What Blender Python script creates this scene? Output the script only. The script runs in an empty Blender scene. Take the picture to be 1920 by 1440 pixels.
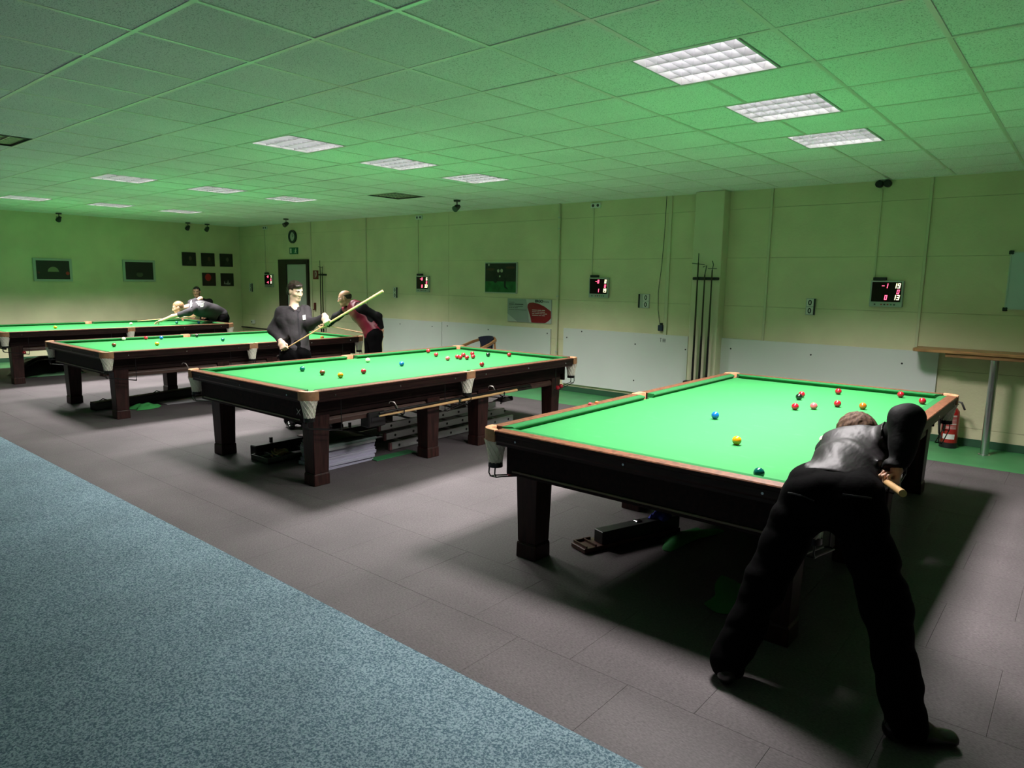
import bpy, bmesh, math, random
import numpy as np
from mathutils import Vector, Matrix, Euler

random.seed(7)
np.random.seed(7)
SC = bpy.context.scene
COL = SC.collection
PI = math.pi

# ------------------------------------------------------------------ camera, world, exposure
CAM_LOC = Vector((2.8302, -3.0971, 1.7360))
YAW, PITCH, ROLL, FPX = 0.6950, -0.1480, 0.0152, 1300.46
fwd = Vector((-math.sin(YAW) * math.cos(PITCH), math.cos(YAW) * math.cos(PITCH), math.sin(PITCH)))
rgt = Vector((math.cos(YAW), math.sin(YAW), 0))
upv = rgt.cross(fwd)
r2 = rgt * math.cos(ROLL) + upv * math.sin(ROLL)
u2 = -rgt * math.sin(ROLL) + upv * math.cos(ROLL)
cam_data = bpy.data.cameras.new('camera')
cam_data.sensor_fit = 'HORIZONTAL'
cam_data.sensor_width = 36.0
cam_data.lens = FPX / 1920.0 * 36.0
cam_data.clip_start = 0.05
cam_data.clip_end = 100
cam = bpy.data.objects.new('camera', cam_data)
M = Matrix((r2, u2, -fwd)).transposed().to_4x4()
M.translation = CAM_LOC
cam.matrix_world = M
COL.objects.link(cam)
SC.camera = cam

world = bpy.data.worlds.new('world')
SC.world = world
world.use_nodes = True
world.node_tree.nodes['Background'].inputs[0].default_value = (0.02, 0.02, 0.02, 1)
world.node_tree.nodes['Background'].inputs[1].default_value = 0.0

LAMP_POWER = 64.0            # watts of each lit ceiling lamp
LAMP_SPREAD = math.radians(122)
LAMP_TINT = (1.0, 0.93, 0.93)
SC.view_settings.view_transform = 'Standard'
SC.view_settings.look = 'None'
SC.view_settings.gamma = 1.0
SC.view_settings.use_curve_mapping = False
SC.view_settings.exposure = 0.55
SC.cycles.max_bounces = 6
SC.cycles.diffuse_bounces = 4
SC.cycles.glossy_bounces = 3
SC.cycles.use_denoising = True
SC.cycles.use_adaptive_sampling = True
SC.cycles.adaptive_threshold = 0.04
SC.cycles.sample_clamp_indirect = 4.0

# ------------------------------------------------------------------ room numbers
WALL_Y = 5.9025      # scoreboard wall
WALL_X = -13.456     # wall at the far left
RIGHT_X = 6.2
FRONT_Y = -7.5
ZC = 2.9316
GX0, GY0, GS = -0.9784, -1.5039, 0.625
CARPET_Y = -1.03
GREEN_Y = 4.89
GREEN_X = -12.45
TW, TL, TH = 2.028, 3.783, 0.836
TABLE_X = [0.0, -3.887, -7.958, -11.946]
BED = 0.80

# ------------------------------------------------------------------ materials
def srgb(r, g, b):
    f = lambda c: (c / 255 / 12.92) if c / 255 <= 0.04045 else ((c / 255 + 0.055) / 1.055) ** 2.4
    return (f(r), f(g), f(b))

MATS = {}
def mat(name, col, rough=0.6, metal=0.0, spec=0.5, var=0.0, vscale=8.0, bump=0.0, bscale=60.0, stretch=None,
        emit=None, estr=0.0, sheen=0.0, coat=0.0, col2=None, detail=4.0):
    if name in MATS:
        return MATS[name]
    m = bpy.data.materials.new(name)
    m.use_nodes = True
    nt = m.node_tree
    b = nt.nodes['Principled BSDF']
    b.inputs['Base Color'].default_value = (*col, 1)
    b.inputs['Roughness'].default_value = rough
    b.inputs['Metallic'].default_value = metal
    b.inputs['Specular IOR Level'].default_value = spec
    b.inputs['Sheen Weight'].default_value = sheen
    b.inputs['Coat Weight'].default_value = coat
    if emit:
        b.inputs['Emission Color'].default_value = (*emit, 1)
        b.inputs['Emission Strength'].default_value = estr
    vec = None
    if var > 0 or bump > 0 or col2:
        geo = nt.nodes.new('ShaderNodeNewGeometry')
        mp = nt.nodes.new('ShaderNodeMapping')
        mp.inputs['Scale'].default_value = stretch or (1, 1, 1)
        nt.links.new(geo.outputs['Position'], mp.inputs['Vector'])
        vec = mp.outputs['Vector']
    if var > 0 or col2:
        n = nt.nodes.new('ShaderNodeTexNoise')
        n.inputs['Scale'].default_value = vscale
        n.inputs['Detail'].default_value = detail
        nt.links.new(vec, n.inputs['Vector'])
        ramp = nt.nodes.new('ShaderNodeValToRGB')
        ramp.color_ramp.elements[0].position = 0.34
        ramp.color_ramp.elements[1].position = 0.66
        a = col2 or tuple(c * (1 - var) for c in col)
        c2 = col if col2 else tuple(min(1, c * (1 + var)) for c in col)
        ramp.color_ramp.elements[0].color = (*a, 1)
        ramp.color_ramp.elements[1].color = (*c2, 1)
        nt.links.new(n.outputs['Fac'], ramp.inputs['Fac'])
        nt.links.new(ramp.outputs['Color'], b.inputs['Base Color'])
    if bump > 0:
        n2 = nt.nodes.new('ShaderNodeTexNoise')
        n2.inputs['Scale'].default_value = bscale
        n2.inputs['Detail'].default_value = 3
        nt.links.new(vec, n2.inputs['Vector'])
        bp = nt.nodes.new('ShaderNodeBump')
        bp.inputs['Strength'].default_value = bump
        bp.inputs['Distance'].default_value = 0.01
        nt.links.new(n2.outputs['Fac'], bp.inputs['Height'])
        nt.links.new(bp.outputs['Normal'], b.inputs['Normal'])
    MATS[name] = m
    return m

def speckle(name, colA, colB, scale, rough, thr=0.5, soft=0.1, bump=0.3, big=None, stretch=None):
    """two-tone fine speckle (carpet, fissured ceiling tile)"""
    m = bpy.data.materials.new(name); m.use_nodes = True
    nt = m.node_tree; b = nt.nodes['Principled BSDF']
    b.inputs['Roughness'].default_value = rough
    b.inputs['Specular IOR Level'].default_value = 0.25
    geo = nt.nodes.new('ShaderNodeNewGeometry')
    mp = nt.nodes.new('ShaderNodeMapping'); mp.inputs['Scale'].default_value = stretch or (1, 1, 1)
    nt.links.new(geo.outputs['Position'], mp.inputs['Vector'])
    n = nt.nodes.new('ShaderNodeTexNoise'); n.inputs['Scale'].default_value = scale; n.inputs['Detail'].default_value = 2.5
    n.inputs['Distortion'].default_value = 0.4
    nt.links.new(mp.outputs['Vector'], n.inputs['Vector'])
    r = nt.nodes.new('ShaderNodeValToRGB')
    r.color_ramp.elements[0].position = thr - soft; r.color_ramp.elements[1].position = thr + soft
    r.color_ramp.elements[0].color = (*colA, 1); r.color_ramp.elements[1].color = (*colB, 1)
    nt.links.new(n.outputs['Fac'], r.inputs['Fac'])
    out = r.outputs['Color']
    if big:
        n3 = nt.nodes.new('ShaderNodeTexNoise'); n3.inputs['Scale'].default_value = big[0]; n3.inputs['Detail'].default_value = 3
        nt.links.new(geo.outputs['Position'], n3.inputs['Vector'])
        r3 = nt.nodes.new('ShaderNodeMapRange'); r3.inputs['From Min'].default_value = 0.3; r3.inputs['From Max'].default_value = 0.7
        r3.inputs['To Min'].default_value = 1 - big[1]; r3.inputs['To Max'].default_value = 1 + big[1]
        nt.links.new(n3.outputs['Fac'], r3.inputs['Value'])
        mx = nt.nodes.new('ShaderNodeVectorMath'); mx.operation = 'SCALE'
        nt.links.new(out, mx.inputs[0]); nt.links.new(r3.outputs['Result'], mx.inputs['Scale'])
        out = mx.outputs['Vector']
    nt.links.new(out, b.inputs['Base Color'])
    if bump:
        bp = nt.nodes.new('ShaderNodeBump'); bp.inputs['Strength'].default_value = bump; bp.inputs['Distance'].default_value = 0.004
        nt.links.new(n.outputs['Fac'], bp.inputs['Height']); nt.links.new(bp.outputs['Normal'], b.inputs['Normal'])
    MATS[name] = m
    return m

M_TILE = speckle('ceiling_tile_white', (0.50, 0.50, 0.49), (0.94, 0.95, 0.92), 150, 0.9, thr=0.395, soft=0.05, bump=0.5, big=(1.3, 0.05))
M_TBAR = mat('ceiling_bar_white', (0.86, 0.87, 0.80), 0.28, metal=0.35, spec=0.6)
M_WALL = mat('wall_cream_paint', (0.68, 0.625, 0.42), 0.75, spec=0.3, var=0.06, vscale=2.0, bump=0.25, bscale=45)
M_PILLAR = mat('pillar_cream_paint', (0.63, 0.59, 0.42), 0.7, spec=0.3, var=0.04, vscale=3, bump=0.1, bscale=40)
M_FLOOR = speckle('floor_grey_vinyl', (0.060, 0.0515, 0.0535), (0.110, 0.096, 0.099), 70, 0.62, thr=0.5, soft=0.2, bump=0.12, big=(1.6, 0.14), stretch=(1, 2.2, 1))
M_CARPET = speckle('carpet_blue_grey', (0.060, 0.108, 0.140), (0.212, 0.298, 0.336), 120, 0.95, thr=0.5, soft=0.10, bump=0.7, big=(2.0, 0.10))
M_GREENFLOOR = mat('lino_green', (0.045, 0.21, 0.072), 0.5, var=0.10, vscale=3)
M_CLOTH = None
M_CUSH = mat('cushion_cloth_green', (0.006, 0.120, 0.026), 0.9, spec=0.15, sheen=0.1, var=0.04, vscale=30)
M_WOOD = mat('mahogany_dark', (0.011, 0.0042, 0.0036), 0.6, spec=0.15, var=0.45, vscale=5, stretch=(9, 1.0, 9))
M_WOODTOP = mat('mahogany_rail', (0.022, 0.0075, 0.006), 0.45, spec=0.3, var=0.35, vscale=7, stretch=(8, 1.2, 8))
M_WOODTOPX = mat('mahogany_rail_end', (0.022, 0.0075, 0.006), 0.45, spec=0.3, var=0.35, vscale=7, stretch=(1.2, 8, 8))
M_LITTOP = mat('rail_top_lit', (0.15, 0.060, 0.032), 0.4, spec=0.4, var=0.35, vscale=9, stretch=(5, 5, 5))  # rail mahogany made paler, lamplight from above put into the colour
M_LEG = mat('mahogany_leg', (0.026, 0.0085, 0.0068), 0.45, spec=0.3, var=0.5, vscale=6, stretch=(8, 8, 0.8))
M_BEAM = mat('mahogany_beam', (0.060, 0.030, 0.022), 0.45, var=0.3, vscale=6, stretch=(8, 1, 8))
M_LEATHER = mat('pocket_leather_tan', (0.50, 0.25, 0.13), 0.5, var=0.15, vscale=30)
M_NET = mat('pocket_net_white', (0.90, 0.88, 0.76), 0.85, var=0.06, vscale=60, bump=0.3, bscale=220)
M_WIRE = mat('black_coated_wire', (0.008, 0.008, 0.008), 0.35)
M_CHROME = mat('chrome', (0.75, 0.75, 0.76), 0.18, metal=1.0)
M_STEEL = mat('brushed_steel', (0.62, 0.62, 0.63), 0.28, metal=1.0, var=0.06, vscale=60, stretch=(6, 6, 0.4))
M_BLACK = mat('black_plastic', (0.010, 0.010, 0.011), 0.45)
M_WHITEBOARD = mat('white_laminate', (0.68, 0.675, 0.67), 0.4, spec=0.4, var=0.02, vscale=2)
M_WHITEPL = mat('white_plastic', (0.72, 0.72, 0.70), 0.45)
M_ALU = mat('aluminium', (0.60, 0.60, 0.60), 0.35, metal=0.6)

def cloth_material():
    m = bpy.data.materials.new('bed_cloth_green'); m.use_nodes = True
    nt = m.node_tree; b = nt.nodes['Principled BSDF']
    b.inputs['Roughness'].default_value = 0.8
    b.inputs['Specular IOR Level'].default_value = 0.25
    b.inputs['Sheen Weight'].default_value = 0.12
    geo = nt.nodes.new('ShaderNodeNewGeometry')
    mp = nt.nodes.new('ShaderNodeMapping'); mp.inputs['Scale'].default_value = (3.0, 14.0, 1.0); mp.inputs['Rotation'].default_value = (0, 0, 0.5)
    nt.links.new(geo.outputs['Position'], mp.inputs['Vector'])
    n = nt.nodes.new('ShaderNodeTexNoise'); n.inputs['Scale'].default_value = 2.2; n.inputs['Detail'].default_value = 5; n.inputs['Distortion'].default_value = 1.2
    nt.links.new(mp.outputs['Vector'], n.inputs['Vector'])
    r = nt.nodes.new('ShaderNodeValToRGB')
    r.color_ramp.elements[0].position = 0.60; r.color_ramp.elements[1].position = 0.82
    r.color_ramp.elements[0].color = (0.010, 0.190, 0.038, 1); r.color_ramp.elements[1].color = (0.034, 0.232, 0.070, 1)
    nt.links.new(n.outputs['Fac'], r.inputs['Fac'])
    nt.links.new(r.outputs['Color'], b.inputs['Base Color'])
    n2 = nt.nodes.new('ShaderNodeTexNoise'); n2.inputs['Scale'].default_value = 400
    nt.links.new(geo.outputs['Position'], n2.inputs['Vector'])
    bp = nt.nodes.new('ShaderNodeBump'); bp.inputs['Strength'].default_value = 0.1; bp.inputs['Distance'].default_value = 0.002
    nt.links.new(n2.outputs['Fac'], bp.inputs['Height']); nt.links.new(bp.outputs['Normal'], b.inputs['Normal'])
    return m
M_CLOTH = cloth_material()

# ------------------------------------------------------------------ mesh helpers
class MB:
    def __init__(s):
        s.v = []; s.f = []
    def add(s, vs, fs):
        o = len(s.v)
        s.v += [tuple(p) for p in vs]
        s.f += [tuple(i + o for i in f) for f in fs]
        return s
    def box(s, x0, x1, y0, y1, z0, z1):
        return s.add([(x0, y0, z0), (x1, y0, z0), (x1, y1, z0), (x0, y1, z0), (x0, y0, z1), (x1, y0, z1), (x1, y1, z1), (x0, y1, z1)],
                     [(3, 2, 1, 0), (4, 5, 6, 7), (0, 1, 5, 4), (1, 2, 6, 5), (2, 3, 7, 6), (3, 0, 4, 7)])
    def obox(s, c, ax, ay, az):
        """oriented box: centre and three half-axis vectors"""
        c, ax, ay, az = map(Vector, (c, ax, ay, az))
        P = [c + ax * i + ay * j + az * k for k in (-1, 1) for j in (-1, 1) for i in (-1, 1)]
        return s.add(P, [(2, 3, 1, 0), (4, 5, 7, 6), (0, 1, 5, 4), (1, 3, 7, 5), (3, 2, 6, 7), (2, 0, 4, 6)])
    def frustum(s, cx, cy, z0, z1, w0, w1, d0=None, d1=None):
        d0 = d0 or w0; d1 = d1 or w1
        P = []
        for z, w, d in ((z0, w0, d0), (z1, w1, d1)):
            P += [(cx - w / 2, cy - d / 2, z), (cx + w / 2, cy - d / 2, z), (cx + w / 2, cy + d / 2, z), (cx - w / 2, cy + d / 2, z)]
        return s.add(P, [(3, 2, 1, 0), (4, 5, 6, 7), (0, 1, 5, 4), (1, 2, 6, 5), (2, 3, 7, 6), (3, 0, 4, 7)])
    def tube(s, pts, r, n=8, caps=True):
        pts = [Vector(p) for p in pts]
        rs = r if isinstance(r, (list, tuple)) else [r] * len(pts)
        rings = []
        prev = None
        for i, p in enumerate(pts):
            t = (pts[min(i + 1, len(pts) - 1)] - pts[max(i - 1, 0)]).normalized()
            if prev is None:
                a = Vector((0, 0, 1)) if abs(t.z) < 0.9 else Vector((1, 0, 0))
                nrm = t.cross(a).normalized()
            else:
                nrm = (prev - t * prev.dot(t)).normalized()
            prev = nrm
            bn = t.cross(nrm)
            rings.append([p + (nrm * math.cos(2 * PI * k / n) + bn * math.sin(2 * PI * k / n)) * rs[i] for k in range(n)])
        vs = [q for ring in rings for q in ring]
        fs = []
        for i in range(len(pts) - 1):
            for k in range(n):
                a = i * n + k; b = i * n + (k + 1) % n
                fs.append((a, b, b + n, a + n))
        if caps:
            fs.append(tuple(range(n - 1, -1, -1)))
            o = (len(pts) - 1) * n
            fs.append(tuple(o + k for k in range(n)))
        return s.add(vs, fs)
    def lathe(s, prof, c=(0, 0, 0), n=24, caps=True):
        vs = []; fs = []
        for r, z in prof:
            vs += [(c[0] + r * math.cos(2 * PI * k / n), c[1] + r * math.sin(2 * PI * k / n), c[2] + z) for k in range(n)]
        for i in range(len(prof) - 1):
            for k in range(n):
                a = i * n + k; b = i * n + (k + 1) % n
                fs.append((a, b, b + n, a + n))
        if caps:
            fs.append(tuple(range(n - 1, -1, -1)))
            o = (len(prof) - 1) * n
            fs.append(tuple(o + k for k in range(n)))
        return s.add(vs, fs)
    def prism(s, poly, z0, z1):
        n = len(poly)
        vs = [(x, y, z0) for x, y in poly] + [(x, y, z1) for x, y in poly]
        fs = [tuple(range(n - 1, -1, -1)), tuple(range(n, 2 * n))]
        fs += [(i, (i + 1) % n, (i + 1) % n + n, i + n) for i in range(n)]
        return s.add(vs, fs)
    def prism_y(s, poly, y0, y1):
        """polygon in x,z extruded in y (y0 towards the viewer)"""
        n = len(poly)
        vs = [(x, y0, z) for x, z in poly] + [(x, y1, z) for x, z in poly]
        fs = [tuple(range(n)), tuple(range(2 * n - 1, n - 1, -1))]
        fs += [((i + 1) % n, i, i + n, (i + 1) % n + n) for i in range(n)]
        return s.add(vs, fs)
    def mesh(s, name, bevel=0.0, seg=1, smooth=False, recalc=True):
        me = bpy.data.meshes.new(name)
        me.from_pydata(s.v, [], s.f)
        if bevel or recalc:
            bm = bmesh.new(); bm.from_mesh(me)
            if recalc:
                bmesh.ops.recalc_face_normals(bm, faces=bm.faces)
            if bevel:
                ed = [e for e in bm.edges if len(e.link_faces) == 2 and e.calc_face_angle(0) > 0.5]
                bmesh.ops.bevel(bm, geom=ed, offset=bevel, segments=seg, affect='EDGES', profile=0.5, clamp_overlap=True)
            bm.to_mesh(me); bm.free()
        if smooth:
            me.polygons.foreach_set('use_smooth', [True] * len(me.polygons))
            try:
                me.set_sharp_from_angle(angle=math.radians(40))
            except Exception:
                pass
        me.update()
        return me

def link(name, me, m=None, parent=None, loc=(0, 0, 0)):
    o = bpy.data.objects.new(name, me)
    COL.objects.link(o)
    if m is not None and me is not None and len(me.materials) == 0:
        me.materials.append(m)
    if parent is not None:
        o.parent = parent
    o.location = loc
    return o

def part(name, mb, m, parent, bevel=0.0, seg=1, smooth=False, loc=(0, 0, 0)):
    return link(name, mb.mesh(name, bevel, seg, smooth), m, parent, loc)

def tag(o, label, cat, group=None):
    o['label'] = label; o['category'] = cat
    if group: o['group'] = group
    return o

def thing(name, label, cat, loc=(0, 0, 0), rz=0.0, group=None):
    o = bpy.data.objects.new(name, None)
    COL.objects.link(o)
    o.empty_display_size = 0.1
    o.location = loc; o.rotation_euler = (0, 0, rz)
    return tag(o, label, cat, group)

def single(name, mb, m, label, cat, group=None, bevel=0.0, seg=1, smooth=False, loc=(0, 0, 0)):
    return tag(part(name, mb, m, None, bevel, seg, smooth, loc), label, cat, group)

def struct(name, mb, m, bevel=0.0, parent=None, smooth=False):
    o = part(name, mb, m, parent, bevel, smooth=smooth)
    if parent is None: o['kind'] = 'structure'
    return o

def copy_tree(o, parent=None):
    c = o.copy(); COL.objects.link(c); c.parent = parent
    for ch in o.children: copy_tree(ch, c)
    return c

CW = np.array([[*r2], [*u2], [*fwd]])
def project(P):
    q = (np.asarray(P, float) - np.array(CAM_LOC)) @ CW.T
    z = np.maximum(q[..., 2], 1e-3)
    return np.stack([960 + FPX * q[..., 0] / z, 720 - FPX * q[..., 1] / z, q[..., 2]], -1)
def px_area(quad):
    p = project(np.array(quad))
    if (p[:, 2] < 0.2).any(): return 0.0
    x = np.clip(p[:, 0], 0, 1920); y = np.clip(p[:, 1], 0, 1440)
    return 0.5 * abs(np.dot(x, np.roll(y, 1)) - np.dot(y, np.roll(x, 1)))
# ================================================================== the setting
# ---- floor: grey vinyl tiles laid in running bond over a screed
fl = struct('floor', MB().box(WALL_X, RIGHT_X, FRONT_Y, WALL_Y, -0.12, -0.006), mat('floor_joint_dark', (0.08, 0.07, 0.073), 0.8))
FT = 0.62
tile_meshes = {}
def floor_tile(x0, x1, y0, y1):
    key = (round(x1 - x0, 3), round(y1 - y0, 3))
    if key not in tile_meshes:
        w, h = key; g = 0.0004
        me = MB().box(g, w - g, g, h - g, -0.006, 0.0).mesh('floor_tile', bevel=0.0007)
        me.materials.append(M_FLOOR)
        tile_meshes[key] = me
    return link('tile', tile_meshes[key], None, fl, (x0, y0, 0))
rows = [CARPET_Y, -0.61] + [0.01 + FT * k for k in range(8)] + [GREEN_Y]
cand = []
for ri in range(len(rows) - 1):
    y0, y1 = rows[ri], rows[ri + 1]
    off = 0.51 if ri % 2 == 1 else 0.82
    k0 = int(math.floor((GREEN_X - off) / FT)); k1 = int(math.ceil((RIGHT_X - off) / FT))
    for k in range(k0, k1):
        x0 = max(off + k * FT, GREEN_X); x1 = min(off + (k + 1) * FT, RIGHT_X)
        if x1 - x0 > 0.02:
            cand.append((px_area([(x0, y0, 0), (x1, y0, 0), (x1, y1, 0), (x0, y1, 0)]), x0, x1, y0, y1))
cand.sort(reverse=True)
rest = MB()
for i, (a, x0, x1, y0, y1) in enumerate(cand):
    if i < 300 and a > 0:
        floor_tile(x0, x1, y0, y1)
    else:
        rest.box(x0 + .0012, x1 - .0012, y0 + .0012, y1 - .0012, -0.006, 0.0)
if rest.v:
    o = part('tile_rest', rest, M_FLOOR, fl); o['kind'] = 'stuff'

struct('floor_carpet', MB().box(WALL_X, RIGHT_X, FRONT_Y, CARPET_Y - 0.001, -0.006, 0.004), M_CARPET, bevel=0.003)
gm = MB().box(WALL_X, RIGHT_X, GREEN_Y + .001, WALL_Y, -0.006, 0.001).box(WALL_X, GREEN_X - .001, CARPET_Y, GREEN_Y, -0.006, 0.001)
struct('floor_green_lino', gm, M_GREENFLOOR)

# ---- walls made of big painted blocks
COURSES = [0.0, 0.20, 0.82, 1.45, 2.075, 2.70, ZC + 0.10]
def block_wall(name, axis, pos, cuts, face, holes=()):
    """axis 'y': wall plane y=pos, cuts along x; face = +1/-1 direction the blocks stick out of the backing"""
    b = MB()
    a0, a1 = cuts[0], cuts[-1]
    d = 0.16
    if axis == 'y':
        b.box(a0 - .2, a1 + .2, min(pos - face * .006, pos - face * d), max(pos - face * .006, pos - face * d), 0, ZC + .10)
    else:
        b.box(min(pos - face * .006, pos - face * d), max(pos - face * .006, pos - face * d), a0, a1, 0, ZC + .10)
    w = struct(name, b, mat('wall_joint', (0.46, 0.42, 0.28), 0.8))
    cache = {}
    for i in range(len(cuts) - 1):
        for j in range(len(COURSES) - 1):
            L = round(cuts[i + 1] - cuts[i], 4); H = round(COURSES[j + 1] - COURSES[j], 4); g = 0.0016
            key = (L, H)
            if key not in cache:
                q = MB()
                if axis == 'y': q.box(g, L - g, min(0, -face * .006), max(0, -face * .006), g, H - g)
                else: q.box(min(0, -face * .006), max(0, -face * .006), g, L - g, g, H - g)
                cache[key] = q.mesh('wall_block', bevel=0.002); cache[key].materials.append(M_WALL)
            loc = (cuts[i], pos, COURSES[j]) if axis == 'y' else (pos, cuts[i], COURSES[j])
            link('block', cache[key], None, w, loc)
    return w
wall_back = block_wall('wall_back', 'y', WALL_Y, [WALL_X, -12.2, -10.45, -8.55, -6.2, -3.72, -1.84, -0.44, 1.31, 3.2, RIGHT_X], -1)
wall_left = struct('wall_left', MB().box(WALL_X - .16, WALL_X, FRONT_Y, WALL_Y, 0, ZC + .1), M_WALL)
struct('wall_right', MB().box(RIGHT_X, RIGHT_X + .15, FRONT_Y, WALL_Y, 0, ZC + .1), M_WALL)
struct('wall_front', MB().box(WALL_X, RIGHT_X, FRONT_Y - .15, FRONT_Y, 0, ZC + .1), M_WALL)
# coved green skirting of the lino
def skirting(name, pts_axis):
    q = MB()
    if pts_axis == 'y':
        q.box(WALL_X, RIGHT_X, WALL_Y - 0.012, WALL_Y, 0.0, 0.085)
    else:
        q.box(WALL_X, WALL_X + 0.012, CARPET_Y, WALL_Y - .012, 0.0, 0.085)
    return struct(name, q, mat('skirting_green', (0.020, 0.080, 0.038), 0.6), bevel=0.003)
skirting('baseboard_back', 'y'); skirting('baseboard_left', 'x')
# cover strips over the wall joints and the pillar
for i, (x, w) in enumerate([(-10.44, .035), (-8.54, .03), (-1.84, .05), (-0.44, .03), (1.31, .03)]):
    struct('trim_%d' % (i + 1), MB().box(x - w / 2, x + w / 2, WALL_Y - 0.022, WALL_Y, 0.085 if x > -10 else .0, ZC), M_PILLAR, bevel=0.003)
PX0, PX1, PY = -1.385, -0.985, 5.705
struct('pillar', MB().box(PX0, PX1, PY, WALL_Y, 0, ZC), M_PILLAR, bevel=0.006)

# ---- suspended ceiling
LAMP_ROWS = [GY0 + GS * 3.5, GY0 + GS * 5.5, GY0 + GS * 7.5]
LAMPS = [(1.036, 0), (1.036, 1), (1.032, 2), (-2.905, 0), (-2.965, 1), (-3.02, 2), (-6.76, 0), (-6.82, 1), (-6.92, 2), (-10.62, 0), (-10.56, 1), (-10.63, 2)]
LAMP_POS = [(x, LAMP_ROWS[r]) for x, r in LAMPS]
OFF_POS = [(-5.19, GY0 + GS * 8.5), (-4.99, GY0 + GS * 0.5)]
LW = 0.606
backm = MB().box(WALL_X, RIGHT_X, FRONT_Y, WALL_Y, ZC + 0.16, ZC + 0.2)
ceil = struct('ceiling', backm, mat('plenum_dark', (0.02, 0.02, 0.02), 0.9))
ix0 = int(math.floor((WALL_X - GX0) / GS)); ix1 = int(math.ceil((RIGHT_X - GX0) / GS))
iy0 = int(math.floor((FRONT_Y - GY0) / GS)); iy1 = int(math.ceil((WALL_Y - GY0) / GS))
cand = []
for j in range(iy0, iy1):
    y0 = max(GY0 + j * GS, FRONT_Y); y1 = min(GY0 + (j + 1) * GS, WALL_Y)
    cuts = [(x - LW / 2, x + LW / 2) for x, y in LAMP_POS + OFF_POS if y0 < y < y1]
    for i in range(ix0, ix1):
        segs = [(max(GX0 + i * GS, WALL_X), min(GX0 + (i + 1) * GS, RIGHT_X))]
        for c0, c1 in cuts:
            ns = []
            for s0, s1 in segs:
                if c1 <= s0 or c0 >= s1: ns.append((s0, s1)); continue
                if c0 > s0: ns.append((s0, c0))
                if c1 < s1: ns.append((c1, s1))
            segs = ns
        for s0, s1 in segs:
            if s1 - s0 > 0.02 and y1 - y0 > 0.02:
                cand.append((px_area([(s0, y0, ZC), (s1, y0, ZC), (s1, y1, ZC), (s0, y1, ZC)]), s0, s1, y0, y1))
cand.sort(reverse=True)
rest = MB(); cache = {}
for n, (a, x0, x1, y0, y1) in enumerate(cand):
    if n < 300 and a > 0:
        key = (round(x1 - x0, 3), round(y1 - y0, 3))
        if key not in cache:
            w, h = key; g = 0.003
            me = MB().box(g, w - g, g, h - g, 0.0, 0.018).mesh('ceiling_tile', bevel=0.004); me.materials.append(M_TILE); cache[key] = me
        # a few tiles sit slightly lifted or skewed in the grid
        lift = random.choice([0.003, 0.003, 0.004, 0.004, 0.006])
        link('tile', cache[key], None, ceil, (x0, y0, ZC + lift))
    else:
        rest.box(x0 + .003, x1 - .003, y0 + .003, y1 - .003, ZC + .004, ZC + .02)
o = part('tile_rest', rest, M_TILE, ceil); o['kind'] = 'stuff'
# T-bars: main runners along x, cross bars along y
bar = {}
for j in range(iy0, iy1 + 1):
    y = GY0 + j * GS
    if FRONT_Y < y < WALL_Y:
        part('runner', MB().box(WALL_X, RIGHT_X, y - .012, y + .012, ZC, ZC + 0.03), M_TBAR, ceil)
for i in range(ix0, ix1 + 1):
    x = GX0 + i * GS
    if not WALL_X < x < RIGHT_X: continue
    q = MB(); ys = FRONT_Y
    stops = sorted([(ly - .3125 + .012, ly + .3125 - .012) for lx, ly in LAMP_POS + OFF_POS if abs(lx - x) < LW / 2])
    for s0, s1 in stops:
        q.box(x - .012, x + .012, ys, s0, ZC + .0005, ZC + .03); ys = s1
    q.box(x - .012, x + .012, ys, WALL_Y, ZC + .0005, ZC + .03)
    part('cross_bar', q, M_TBAR, ceil)
# edge angle along the walls
part('edge_angle', MB().box(WALL_X, RIGHT_X, WALL_Y - .022, WALL_Y, ZC - .001, ZC + .02).box(WALL_X, WALL_X + .022, FRONT_Y, WALL_Y - .022, ZC - .001, ZC + .02), M_TBAR, ceil)

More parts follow.
